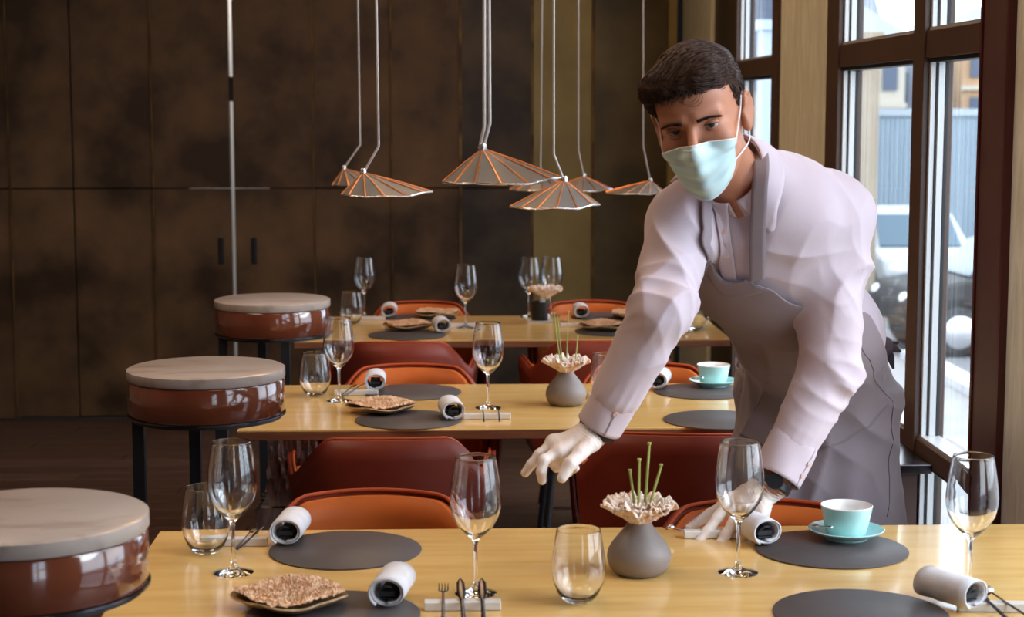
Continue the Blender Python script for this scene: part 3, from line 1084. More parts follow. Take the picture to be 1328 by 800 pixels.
# lacy plates
def make_plate(seed):
    t = empty('lacy_plate')
    rr = random.Random(seed)
    ph = [rr.uniform(0, 6.28) for _ in range(8)]

    def outline(a):
        r = .084 * (1 + .035 * math.sin(3 * a + ph[0]) + .025 * math.sin(5 * a + ph[1]) + .012 * math.sin(11 * a + ph[2]))
        d = math.atan2(math.sin(a - PI * .97), math.cos(a - PI * .97))
        return r + .020 * math.exp(-(d / .28) ** 2)

    def bot(r, z, a):
        return r / .084 * outline(a), z + .003 * math.sin(4 * a + ph[3]) * (r / .084)
    MB().lathe([(0, .001), (.040, .001), (.066, .006), (.084, .0165), (.0825, .019), (.064, .0095), (.04, .005), (0, .005)], 96, fn=bot).build('wicker_dish', M['plate_rim'], t)

    fr_ = [(rr.uniform(180, 900), rr.uniform(0, 6.28), rr.uniform(0, 6.28)) for _ in range(16)]

    def lace(u, v):
        a = u * 2 * PI
        r = (outline(a) - .004) * v
        x, y = r * math.cos(a), r * math.sin(a)
        n = 0
        for i in range(0, 16, 2):
            (f1, a1, p1), (f2, a2, p2) = fr_[i], fr_[i + 1]
            n += .75 * abs(math.sin(f1 * (x * math.cos(a1) + y * math.sin(a1)) + p1 + 1.5 * math.sin(90 * y + p2)) * math.sin(f2 * (x * math.cos(a2) + y * math.sin(a2)) + p2)) * (300 / (200 + .5 * (f1 + f2))) ** .7
        z = .010 + .009 * v * v + .0085 * n * (1 - .5 * v ** 6) + .003 * math.sin(3 * a + ph[1]) * v
        return Vector((x, y, z))
    MB().grid(lace, 150, 34, closed=True).build('lace_crust', M['lace2'], t)
    return t


pl0 = make_plate(3)
pu = [False]
for px, py, dz, rz, lb in (
        (380, 787, .0034, .0, 'lacy coral-like plate on the foremost table, cut by the lower edge'),
        (497, 535, .0034, .1, 'lacy coral-like plate on the middle table'),
        (568, 412, .0034, .8, 'lacy plate at the back left of the rear table'),
        (530, 428, .0034, -.3, 'lacy plate at the front left of the rear table, behind the front napkin'),
        (822, 413, .0034, 1.2, 'lacy plate at the back right of the rear table, touching the sleeve'),
        (781, 428, .0034, 2.0, 'lacy plate at the front right of the rear table')):
    p = on(px, py)
    place(pl0, pu, (p.x, p.y, p.z + dz), rz, lb, 'plate', 'lacy plates')

# vases with dried flower and stems
def make_vase():
    t = empty('bottle_vase')
    prof = [(0, 0), (.036, 0), (.043, .003), (.0505, .013), (.0545, .028), (.0530, .040), (.045, .054), (.0335, .068), (.0240, .080), (.0178, .092),
            (.0150, .103), (.0145, .114), (.0125, .114), (.0125, .105), (.02, .085), (.03, .05), (0, .01)]
    MB().lathe(prof, 56).build('stoneware_body', M['stone_vase'], t)
    return t


def make_flower(seed, thin=False):
    t = empty('dried_flower')
    rr = random.Random(seed)
    ph = [rr.uniform(0, 6.28) for _ in range(10)]
    for layer, (r1, z1, am) in enumerate(((.062, .044, .9), (.053, .046, 1.1), (.040, .046, 1.2), (.026, .040, 1.2))):
        def fn(u, v, r1=r1, z1=z1, am=am, layer=layer):
            a = u * 2 * PI
            r = .009 + (r1 - .009) * v ** .8
            r *= 1 + .07 * am * math.sin(5 * a + ph[layer]) * v + .05 * am * math.sin(13 * a + ph[layer + 3]) * v
            z = z1 * v ** .7 + .006 * am * math.sin(8 * a + ph[layer + 5]) * v + .0045 * am * math.sin(23 * a + 9 * v + ph[layer]) * v
            z -= .004 * max(0, v - .8) / .2
            return Vector((r * math.cos(a), r * math.sin(a), z))
        MB().grid(fn, 140, 14, closed=True).build('petal_ruffle', M['lace'], t, solid=.0016)
    b = MB()
    for k in range(420):
        a = rr.uniform(0, 2 * PI)
        v = rr.uniform(.35, 1)
        r = .009 + .050 * v ** .8
        b.ball((r * math.cos(a), r * math.sin(a), .044 * v ** .7 + rr.uniform(-.005, .002)), (rr.uniform(.002, .005), rr.uniform(.002, .005), rr.uniform(.0015, .003)), 6, 4)
    b.build('curled_lobes', M['lace'], t)['kind'] = 'stuff'
    return t


va0 = make_vase()
fl0 = make_flower(5)
vu, fu = [False], [False]
VS = [(831, 749, 'matt grey bottle vase on the foremost table', 'pinkish dried lace flower in the vase of the foremost table'),
      (735, 527, 'matt grey bottle vase on the middle table', 'pinkish dried lace flower in the vase of the middle table')]
for px, py, l1, l2 in VS:
    p = on(px, py)
    place(va0, vu, (p.x, p.y + .03, p.z), 0, l1, 'vase', 'grey bottle vases')
    place(fl0, fu, (p.x, p.y + .03, p.z + .079), 0, l2, 'flower', 'dried lace flowers')
pp = on(700, 417)
pp.y -= .03
pot = empty('flower_pot', (pp.x, pp.y + .03, pp.z), label='dark cylindrical pot on a white tile, rear table', cat='vase')
MB().lathe([(0, .006), (.030, .006), (.031, .008), (.031, .075), (.029, .075), (.028, .012), (0, .012)], 32).build('pot_body', M['black_metal'], pot)
MB().box(-.045, .045, -.04, .04, 0, .0055).build('white_tile', M['rest'], pot, smooth=False, bevel=.001)
place(fl0, fu, (pp.x + .022, pp.y + .03, pp.z + .083), 1, 'pinkish dried lace flower in the dark pot of the rear table', 'flower', 'dried lace flowers')
cd = MB().lathe([(0, 0), (.011, 0), (.011, .11), (.003, .115), (0, .115)], 16, c=(0, 0, 0)).build('white_candle', M['rest'])
cd.location = pp + Vector((.010, .03, .0135))
tag(cd, 'white candle standing in the dark pot on the rear table', 'candle')


def stems(base, tips, label, thick=.0022, flower=True):
    t = empty('green_stems', base, label=label, cat='plant')
    for k, (tip, bend) in enumerate(tips):
        tip = Vector(tip) - base
        st_ = Vector((.004 * math.cos(k * 2), .004 * math.sin(k * 2), 0))
        mid = st_.lerp(tip, .5) + Vector(bend)
        pts = []
        for i in range(9):
            f = i / 8
            pts.append(st_ * (1 - f) ** 2 + mid * 2 * f * (1 - f) + tip * f * f)
        s_ = MB().tube(pts, [thick * (1.25 - .4 * i / 8) for i in range(9)], 7).build('stem', M['stem'], t)
        if flower:
            MB().lathe([(0, -.002), (thick * 1.0, 0), (thick * 1.5, .003), (thick * 1.3, .0045), (0, .005)], 10, c=tip).build('stem_tip', M['stem'], s_)


p = on(831, 749)
Yv = p.y + .03
b0 = Vector((p.x, Yv, p.z + .03))
stems(b0, [(at(842, 577, Y=Yv), (0, 0, 0)), (at(829, 598, Y=Yv - .01), (0, 0, 0)), (at(857, 605, Y=Yv - .01), (-.004, 0, -.004)), (at(817, 612, Y=Yv + .01), (0, 0, 0))],
      'short green flower stems standing in the vase of the foremost table', .0025)
p = on(735, 527)
Yv = p.y + .03
b0 = Vector((p.x, Yv, p.z + .03))
stems(b0, [(at(719, 407, Y=Yv), (-.01, 0, 0)), (at(737, 405, Y=Yv - .01), (0, 0, 0)), (at(723, 412, Y=Yv + .01), (0, 0, 0)), (at(749, 437, Y=Yv - .01), (0.01, 0, 0))],
      'thin green stems standing in the vase of the middle table', .0018)

# cups and saucers
def make_cup():
    t = empty('coffee_cup')
    MB().lathe([(0, .003), (.028, .003), (.031, 0), (.033, .0), (.036, .004), (.0405, .020), (.0455, .044), (.0468, .0515)], 48).build('outer_glaze', M['turquoise'], t)
    MB().lathe([(.0468, .0515), (.0472, .0528), (.0460, .0538), (.0446, .0528), (.0425, .042), (.037, .016), (.030, .008), (0, .007)], 48).build('inner_glaze', M['white_glaze'], t)
    return t


def make_saucer():
    t = empty('saucer')
    MB().lathe([(0, .004), (.034, .004), (.036, 0), (.039, 0), (.041, .004), (.055, .009), (.0675, .0165), (.0690, .0182), (.0675, .0192), (.054, .0125), (.040, .0085), (0, .0078)], 56).build('saucer_dish', M['turquoise'], t)
    return t


cup0, sau0 = make_cup(), make_saucer()
cu2, su2 = [False], [False]
for px, py, l1, l2 in ((1097, 700, 'turquoise cup with white inside on the foremost table', 'turquoise saucer under the cup of the foremost table'),
                       (925, 502, 'turquoise cup with white inside on the middle table', 'turquoise saucer under the cup of the middle table')):
    p = on(px, py)
    place(sau0, su2, (p.x, p.y, p.z + .0032), 0, l2, 'saucer', 'turquoise saucers')
    place(cup0, cu2, (p.x, p.y, p.z + .0114), 0, l1, 'cup', 'turquoise cups')
    sp = empty('tea_spoon', (p.x - .052, p.y + .012, p.z + .0032), .25, 'small silver spoon on the saucer, ' + ('foremost' if px > 1000 else 'middle') + ' table', 'spoon', 'tea spoons')
    MB().ball((0, .0, .0205), (.006, .010, .002), 12, 8).build('bowl', M['silver'], sp)
    MB().tube([(0, -.009, .0212), (0, -.04, .028), (0, -.062, .032)], [.0012, .0014, .0022], 6).build('handle', M['silver'], sp)

# cutlery rests and cutlery
def make_rest():
    t = empty('cutlery_rest')
    MB().box(-.060, .060, -.010, .010, 0, .014).build('stone_bar', M['rest'], t, smooth=False, bevel=.0015)
    return t


def make_fork():
    t = empty('fork')
    MB().tube([(0, -.095, .004), (0, -.05, .009), (0, 0, .0165), (0, .028, .021)], [.0042, .0030, .0022, .0020], 8, flat=.5, up=(0, 0, 1)).build('handle', M['gunmetal'], t)
    b = MB()
    for k in range(4):
        x = -.0072 + k * .0048
        b.tube([(x * .3, .026, .021), (x, .038, .019), (x, .068, .0225)], [.0014, .0012, .0006], 5)
    b.build('tines', M['gunmetal'], t)
    return t


def make_knife():
    t = empty('knife')
    MB().tube([(0, -.095, .004), (0, -.05, .009), (0, 0, .0165)], [.0045, .0036, .0030], 8, flat=.6, up=(0, 0, 1)).build('handle', M['gunmetal'], t)
    MB().tube([(0, -.001, .0165), (0, .02, .020), (0, .06, .026), (0, .078, .0285)], [.0045, .0072, .0066, .001], 8, flat=.16, up=(0, 0, 1)).build('blade', M['gunmetal'], t)
    return t


def make_spoon():
    t = empty('spoon')
    MB().tube([(0, -.095, .004), (0, -.05, .009), (0, 0, .0165), (0, .030, .022)], [.0045, .0032, .0024, .0022], 8, flat=.5, up=(0, 0, 1)).build('handle', M['gunmetal'], t)
    MB().ball((0, .048, .0235), (.0125, .020, .005), 16, 10).build('bowl', M['silver'], t)
    return t


rest0, fork0, knife0, spoon0 = make_rest(), make_fork(), make_knife(), make_spoon()
ru, ku, kn, so = [False], [False], [False], [False]
RS = [(600, 790, 0, 'white stone cutlery rest at the front of the foremost table'),
      (304, 707, 0, 'white stone cutlery rest behind the left wine glass of the foremost table'),
      (1292, 792, -.1, 'white stone cutlery rest at the right end of the foremost table'),
      (929, 697, 0, 'white stone cutlery rest under the waiter\'s fingers'),
      (632, 543, 0, 'white stone cutlery rest in the middle of the middle table'),
      (462, 512, 0, 'white stone cutlery rest behind the left wine glass of the middle table'),
      (606, 424, 0, 'white stone cutlery rest on the rear table'),
      (479, 415, 0, 'white stone cutlery rest at the left of the rear table'),
      (748, 424, 0, 'white stone cutlery rest at the right half of the rear table'),
      (792, 516, 0, 'white stone cutlery rest behind the sleeve on the middle table')]
for px, py, rz, lb in RS:
    place(rest0, ru, on(px, py), rz, lb, 'cutlery rest', 'stone cutlery rests')
for px, py, rz, sc_, lb in (
        (575, 790, .0, 1, 'left-hand dark fork on the front rest of the foremost table'),
        (627, 543, .0, .62, 'left-hand fork on the middle rest of the middle table'),
        (647, 543, .0, .62, 'right-hand fork on the middle rest of the middle table'),
        (320, 707, -.35, .50, 'dark fork on the rest behind the left wine glass, foremost table'),
        (453, 512, -.4, .62, 'fork on the rest behind the left wine glass, middle table'),
        (742, 424, 1.2, .7, 'dark fork lying across the rest on the rear table')):
    o = place(fork0, ku, on(px, py), rz, lb, 'fork', 'forks')
    o.scale = (sc_, sc_, 1)
for px, py, rz, sc_, lb in (
        (599, 790, .03, 1, 'middle dark knife on the front rest of the foremost table'),
        (626, 790, .0, 1, 'right-hand knife on the front rest of the foremost table'),
        (1280, 792, .15, 1, 'knife on the rest at the right end of the foremost table'),
        (328, 707, -.5, .50, 'dark knife on the rest behind the left wine glass, foremost table'),
        (462, 512, -.6, .62, 'knife on the rest behind the left wine glass, middle table')):
    o = place(knife0, kn, on(px, py), rz, lb, 'knife', 'knives')
    o.scale = (sc_, sc_, 1)
for px, py, rz, lb in (
        (1300, 792, .35, 'spoon leaning on the rest at the right end of the foremost table'),
        (882, 697, 1.9, 'silver spoon on the rest by the waiter\'s fingertips')):
    o = place(spoon0, so, on(px, py), rz, lb, 'spoon', 'spoons')
    if px < 1000:
        o.scale = (.55, .40, .9)


# ================================================================== SMOOTH FIGURE MODELLING (implicit shapes -> one continuous mesh)
class Field:
    def __init__(s, lo, hi, h):
        s.lo = np.array(lo, np.float32)
        s.h = h
        s.n = np.ceil((np.array(hi) - np.array(lo)) / h).astype(int) + 1
        s.D = np.full(tuple(s.n), 0.5, np.float32)

    def _sl(s, lo, hi):
        a = np.clip(np.floor((np.array(lo) - s.lo) / s.h).astype(int), 0, s.n)
        b = np.clip(np.ceil((np.array(hi) - s.lo) / s.h).astype(int) + 1, 0, s.n)
        if np.any(b <= a):
            return None, None
        ax = [(s.lo[i] + s.h * np.arange(a[i], b[i])).astype(np.float32) for i in range(3)]
        P = np.stack(np.meshgrid(*ax, indexing='ij'), -1)
        return tuple(slice(a[i], b[i]) for i in range(3)), P

    def op(s, lo, hi, fn, k=0.01, mode='u'):
        sl, P = s._sl(lo, hi)
        if sl is None:
            return
        d = fn(P).astype(np.float32)
        A = s.D[sl]
        if mode == 'u':
            hh = np.clip(.5 + .5 * (A - d) / k, 0, 1)
            s.D[sl] = A * (1 - hh) + d * hh - k * hh * (1 - hh)
        elif mode == 's':
            d = -d
            hh = np.clip(.5 - .5 * (A - d) / k, 0, 1)
            s.D[sl] = A * (1 - hh) + d * hh + k * hh * (1 - hh)
        else:
            s.D[sl] = np.maximum(A, d)

    def cone(s, p0, r0, p1, r1, k=0.01, mode='u', infl=0.0, flat=None):
        p0, p1 = np.array(p0, np.float32), np.array(p1, np.float32)
        r0, r1 = r0 + infl, r1 + infl
        m = max(r0, r1) + k * 1.5 + 3 * s.h
        ab = p1 - p0
        L = float(ab @ ab) + 1e-9

        def fn(P):
            q = P - p0
            t = np.clip((q @ ab) / L, 0, 1)
            v = q - t[..., None] * ab
            if flat is not None:
                ax_, f = flat
                ax_ = np.array(ax_, np.float32)
                c = v @ ax_
                v = v + (c * (f - 1))[..., None] * ax_
            return np.sqrt((v * v).sum(-1)) - (r0 + (r1 - r0) * t)
        s.op(np.minimum(p0, p1) - m, np.maximum(p0, p1) + m, fn, k, mode)

    def ell(s, c, R, r, k=0.01, mode='u', infl=0.0):
        c = np.array(c, np.float32)
        r = np.array(r, np.float32) + infl
        R = np.array(R, np.float32)
        m = float(r.max()) + k * 1.5 + 3 * s.h

        def fn(P):
            q = (P - c) @ R          # columns of R are the local axes
            k0 = np.sqrt(((q / r) ** 2).sum(-1))
            k1 = np.sqrt(((q / (r * r)) ** 2).sum(-1)) + 1e-6
            return k0 * (k0 - 1) / k1
        s.op(c - m, c + m, fn, k, mode)

    def mesh(s, name):
        D = s.D
        S = D < 0
        n0, n1, n2 = D.shape
        c = np.zeros((n0 - 1, n1 - 1, n2 - 1), np.int8)
        for dx in (0, 1):
            for dy in (0, 1):
                for dz in (0, 1):
                    c += S[dx:n0 - 1 + dx, dy:n1 - 1 + dy, dz:n2 - 1 + dz]
        I = np.argwhere((c > 0) & (c < 8))
        idx = np.full(c.shape, -1, np.int32)
        idx[I[:, 0], I[:, 1], I[:, 2]] = np.arange(len(I))
        corners = [(a, b, d) for a in (0, 1) for b in (0, 1) for d in (0, 1)]
        V = np.stack([D[I[:, 0] + a, I[:, 1] + b, I[:, 2] + d] for a, b, d in corners], 1)
        acc = np.zeros((len(I), 3))
        cnt = np.zeros(len(I))
        for i in range(8):
            for j in range(i + 1, 8):
                if sum(abs(corners[i][q] - corners[j][q]) for q in range(3)) != 1:
                    continue
                a, b = V[:, i], V[:, j]
                m = (a < 0) != (b < 0)
                t = np.where(m, a / np.where(m, a - b, 1), 0)
                p = np.array(corners[i]) + t[:, None] * (np.array(corners[j]) - np.array(corners[i]))
                acc += np.where(m[:, None], p, 0)
                cnt += m
        verts = (I + acc / cnt[:, None]) * s.h + s.lo
        quads = []
        for ax in range(3):
            sl0 = [slice(None)] * 3
            sl1 = [slice(None)] * 3
            sl0[ax] = slice(0, -1)
            sl1[ax] = slice(1, None)
            A, B = S[tuple(sl0)], S[tuple(sl1)]
            E = np.argwhere(A != B)
            o1, o2 = [(1, 2), (2, 0), (0, 1)][ax]
            E = E[(E[:, o1] > 0) & (E[:, o2] > 0) & (E[:, o1] < D.shape[o1] - 1) & (E[:, o2] < D.shape[o2] - 1)]
            inside = A[E[:, 0], E[:, 1], E[:, 2]]

            def cell(d1, d2):
                q = E.copy()
                q[:, o1] -= d1
                q[:, o2] -= d2
                return idx[q[:, 0], q[:, 1], q[:, 2]]
            Q = np.stack([cell(0, 0), cell(1, 0), cell(1, 1), cell(0, 1)], 1)
            Q[~inside] = Q[~inside][:, ::-1]
            quads.append(Q)
        F = np.concatenate(quads)
        F = F[(F >= 0).all(1)]
        return verts.astype(np.float32), F


def vnormals(V, F):
    n = np.cross(V[F[:, 2]] - V[F[:, 0]], V[F[:, 3]] - V[F[:, 1]])
    N = np.zeros_like(V)
    for i in range(4):
        np.add.at(N, F[:, i], n)
    return N / (np.linalg.norm(N, axis=1)[:, None] + 1e-9)


def relax(V, F, it=2, lam=.5):
    for _ in range(it):
        A = np.zeros_like(V)
        c = np.zeros(len(V))
        for i in range(4):
            np.add.at(A, F[:, i], V[F[:, (i + 1) % 4]] + V[F[:, (i + 3) % 4]])
            np.add.at(c, F[:, i], 2)
        m = c > 0
        V = V.copy()
        V[m] += lam * (A[m] / c[m, None] - V[m])
    return V


def to_obj(V, F, name, m, parent, off, solid=0.0):
    me = bpy.data.meshes.new(name)
    used = np.unique(F)
    remap = np.full(len(V), -1, np.int64)
    remap[used] = np.arange(len(used))
    V = V[used] - np.array(off)
    F = remap[F]
    me.vertices.add(len(V))
    me.vertices.foreach_set('co', V.astype(np.float32).ravel())
    me.loops.add(len(F) * 4)
    me.loops.foreach_set('vertex_index', F.astype(np.int32).ravel())
    me.polygons.add(len(F))
    me.polygons.foreach_set('loop_start', np.arange(0, len(F) * 4, 4, dtype=np.int32))
    me.update(calc_edges=True)
    me.validate()
    return finish(me, name, m, parent, True, solid=solid, soff=1.0)


def nz3(P, f, seed, octv=3):
    """cheap smooth noise from sums of sines"""
    r = np.random.RandomState(seed)
    out = 0
    a = 1.0
    for o in range(octv):
        w_ = 0
        for _ in range(5):
            d = r.normal(size=3)
            d /= np.linalg.norm(d)
            w_ = w_ + np.sin(P @ d * f * (1 + .5 * r.rand()) + r.rand() * 6.28)
        out = out + a * w_ / 3
        a *= .5
        f *= 2.1
    return out


# ================================================================== THE WAITER
PL = at(1052, 520, Y=3.56)                      # pelvis
ROOT = Vector((PL.x, PL.y + .02, 0))
man = empty('person', ROOT, label='waiter in pale shirt, grey apron, face mask and white gloves leaning over the foremost table', cat='person')
OFF = tuple(ROOT)


def v3(p):
    return np.array(tuple(p), np.float64)


pel = v3(PL)
chest = v3(at(985, 335, Y=3.27))
neckb = v3(at(955, 240, Y=3.17))
shR = v3(at(884, 293, Y=3.16))
shL = v3(at(1076, 280, Y=3.24))
elR = v3(at(857, 405, Y=3.02))
wrR = v3(at(777, 553, Y=3.06))
elL = v3(at(1078, 478, Y=3.18))
wrL = v3(at(1004, 622, Y=3.12))

# frames
def frame(up, fwd):
    """columns: lateral (his left), back, up"""
    up = up / np.linalg.norm(up)
    b = -(fwd - up * (fwd @ up))
    b /= np.linalg.norm(b)
    x = np.cross(b, up)
    return np.stack([x, b, up], 1)


fdir = np.array([-.42, -.90, -.1])
RT = frame(chest - pel, fdir)           # torso
RP = frame(np.array([0, 0, 1.0]), np.array([-.30, -.95, 0]))


# head frame
E0 = v3(at(897.5, 168, Y=2.97))
todir = np.array([0 - E0[0], -E0[1], 0])
todir /= np.linalg.norm(todir)
yawh, pith, rollh = math.radians(-13), math.radians(14), math.radians(-12)
Rz = Matrix.Rotation(math.atan2(todir[0], -todir[1]) * 1.0, 3, 'Z')      # local -Y towards the camera
RH = Rz @ Matrix.Rotation(yawh, 3, 'Z') @ Matrix.Rotation(rollh, 3, 'Y') @ Matrix.Rotation(pith, 3, 'X')
RHn = np.array(RH)
HC = E0 - RHn @ np.array([0, -.083, 0])


def hw(x, y, z):
    return HC + RHn @ np.array([x, y, z])


def head_ops(Fd, infl=0.0):
    L = RHn
    def e(c, r, k=.012, mode='u', R=None):
        Fd.ell(hw(*c), L if R is None else L @ R, r, k, mode, infl if mode == 'u' else 0)
    def cn(a, ra, b, rb, k=.01, mode='u'):
        Fd.cone(hw(*a), ra, hw(*b), rb, k, mode, infl if mode == 'u' else 0)
    e((0, .016, .036), (.074, .093, .088), .01)
    e((0, -.012, -.030), (.064, .076, .085), .03)
    e((0, -.034, -.076), (.050, .048, .044), .025)
    e((0, -.062, -.104), (.024, .020, .017), .02)
    e((0, -.034, .045), (.062, .054, .046), .02)
    for s_ in (-1, 1):
        e((s_ * .040, -.060, -.030), (.024, .022, .022), .02)      # cheekbone
        cn((s_ * .012, -.083, .0165), .0085, (s_ * .046, -.068, .017), .0085, .012)   # brow ridge
        e((s_ * .0320, -.0965, -.001), (.0200, .0170, .0130), .010, 's')
    cn((0, -.086, .004), .0078, (0, -.110, -.034), .0095, .010)
    e((0, -.105, -.040), (.014, .012, .009), .008)
    for s_ in (-1, 1):
        e((s_ * .012, -.098, -.041), (.007, .009, .007), .006)
    cn((-.018, -.088, -.068), .008, (.018, -.088, -.068), .008, .01)                  # lips under the mask
    for s_ in (-1, 1):                                                                # ears
        Re = np.array(Matrix.Rotation(s_ * math.radians(-14), 3, 'Z') @ Matrix.Rotation(math.radians(-10), 3, 'X'))
        e((s_ * .0800, .016, -.006), (.0075, .0195, .0320), .005, 'u', Re)
        e((s_ * .0770, .006, -.030), (.008, .010, .013), .005, 'u', Re)
        hx = [(.081, -.001, .004), (.083, .003, .018), (.085, .013, .026), (.087, .025, .022), (.088, .031, .006), (.087, .028, -.010), (.083, .018, -.024), (.080, .009, -.034)]
        for a_, b_ in zip(hx[:-1], hx[1:]):
            cn((s_ * a_[0], a_[1], a_[2]), .0036, (s_ * b_[0], b_[1], b_[2]), .0036, .003)
        e((s_ * .0900, .012, -.002), (.0065, .0115, .0180), .003, 's', Re)
        e((s_ * .0850, .002, -.006), (.0050, .0070, .0120), .003, 's', Re)


NK = v3(at(955, 236, Y=3.15))


def body_ops(Fd):
    Fd.ell(chest, RT, (.158, .105, .20), .03)
    Fd.ell((chest + neckb) / 2 + RT @ np.array([0, .02, .03]), RT, (.16, .08, .08), .04)
    Fd.ell(pel * .45 + chest * .55 + RT @ np.array([.024, 0, 0]), RT, (.118, .088, .17), .04)
    Fd.ell(pel + RP @ np.array([.012, 0, 0]), RP, (.130, .090, .12), .05)
    Fd.cone(shR, .050, elR, .040, .03)
    Fd.cone(elR, .040, wrR, .027, .01)
    Fd.cone(shL, .050, elL, .040, .03)
    Fd.cone(elL, .040, wrL, .027, .01)
    # legs down to the floor
    for s_, fx in ((-1, -.02), (1, .03)):
        hip = pel + RP @ np.array([s_ * .085, 0, -.04])
        kn = np.array([hip[0] + fx, hip[1] - .02, .50])
        an = np.array([hip[0] + fx * 1.2, hip[1] + .02, .09])
        Fd.cone(hip, .066, kn, .052, .04)
        Fd.cone(kn, .055, an, .038, .02)
        Fd.cone(an, .038, an + RP @ np.array([0, -.13, -.055]), .030, .02)
    # neck
    Fd.cone(hw(0, .030, -.055), .054, NK, .050, .03)
    Fd.cone(NK, .050, neckb + (chest - neckb) * .45, .055, .03)


# hands: pixel chains with depth -> world
def chain(pts):
    return [v3(at(x, y, Y=Y)) for x, y, Y in pts]


HANDR = dict(
    palm=[((775, 556, 3.060), .026), ((752, 574, 3.05), .024), ((738, 576, 3.07), .019)],
    knuck=[(727, 588, 3.02), (719, 575, 3.05), (722, 578, 3.085), (730, 583, 3.11)],
    fingers=[
        ([(722, 587, 3.020), (705, 597, 3.00), (702, 611, 2.995), (703, 623, 3.00)], (.0105, .0098, .0088, .0076)),      # index
        ([(718, 574, 3.050), (700, 590, 3.035), (689, 602, 3.03), (681, 613, 3.03)], (.0108, .0100, .0090, .0078)),      # middle
        ([(724, 580, 3.085), (713, 598, 3.075), (722, 606, 3.06), (735, 602, 3.05)], (.0102, .0094, .0086, .0076)),      # ring, curled in
        ([(735, 588, 3.11), (728, 604, 3.10), (737, 612, 3.08), (747, 607, 3.06)], (.0092, .0084, .0078, .0070)),       # little
        ([(766, 573, 3.035), (752, 588, 3.005), (739, 602, 2.985), (729, 620, 2.975)], (.0165, .0135, .0118, .0092)),    # thumb
    ])
HANDL = dict(
    palm=[((1003, 626, 3.125), .029), ((978, 646, 3.135), .027), ((962, 652, 3.145), .022)],
    knuck=[(948, 655, 3.135), (962, 660, 3.11), (975, 664, 3.10), (988, 664, 3.09)],
    fingers=[
        ([(948, 650, 3.135), (930, 672, 3.115), (917, 689, 3.10), (906, 702, 3.085)], (.0118, .0105, .0095, .0082)),     # index
        ([(962, 658, 3.115), (950, 679, 3.095), (941, 694, 3.085), (932, 707, 3.075)], (.0118, .0105, .0095, .0082)),    # middle
        ([(978, 662, 3.100), (973, 680, 3.085), (968, 692, 3.08), (962, 702, 3.085)], (.0112, .0100, .0092, .0080)),     # ring
        ([(991, 660, 3.110), (992, 677, 3.115), (989, 690, 3.12), (984, 699, 3.125)], (.0100, .0090, .0082, .0072)),     # little
        ([(968, 640, 3.160), (938, 657, 3.20), (915, 670, 3.19), (893, 685, 3.165)], (.0150, .0128, .0108, .0088)),      # thumb
    ])


def hand_ops(Fd, H, infl=0.0, wrist=None):
    pp = chain([p for p, r in H['palm']])
    rr = [r for p, r in H['palm']]
    kn = chain(H['knuck'])
    if wrist is not None:
        Fd.cone(wrist, .029, pp[0], rr[0], .012, infl=infl)
    Fd.cone(pp[0], rr[0], pp[1], rr[1], .012, infl=infl)
    for i, k_ in enumerate(kn):
        Fd.cone(pp[0] * .55 + pp[1] * .45, .017, k_, .0122 - .0006 * i, .016, infl=infl)
        Fd.cone(pp[1], .015, k_, .0118, .016, infl=infl)
    for i in range(3):
        Fd.cone(kn[i], .0105, kn[i + 1], .0105, .010, infl=infl)
    for pts, rad in H['fingers']:
        q = chain(pts)
        for i in range(3):
            Fd.cone(q[i], rad[i], q[i + 1], rad[i + 1], .0045, infl=infl)
        if len(rad) == 4:
            Fd.cone(pp[1], rad[0] * 1.05, q[0], rad[0], .012, infl=infl)


# --- body: one continuous mesh
allp = np.array([pel, chest, neckb, shR, shL, elR, wrR, elL, wrL, HC] + chain([f[0][-1] for f in HANDR['fingers'] + HANDL['fingers']]))
lo = allp.min(0) - .17
hi = allp.max(0) + .17
lo[2] = 0.0
B = Field(lo, hi, .0031)
body_ops(B)
hand_ops(B, HANDR, -.0015, wrR)
hand_ops(B, HANDL, -.0015, wrL)
head_ops(B)
bV, bF = B.mesh('body')
bV = relax(bV, bF, 1, .4)
body = to_obj(bV, bF, 'body', M['skin'], man, OFF)
BVH_BODY = BVHTree.FromPolygons([tuple(v) for v in bV], [tuple(int(i) for i in f) for f in bF])
del B


# --- finer face detail parts (eyes, lids, brows)
def hobj(mb, name, m, parent=None, **k):
    mb.v = [tuple(hw(*p)) for p in mb.v]
    return mb.build(name, m, parent or man, off=OFF, **k)


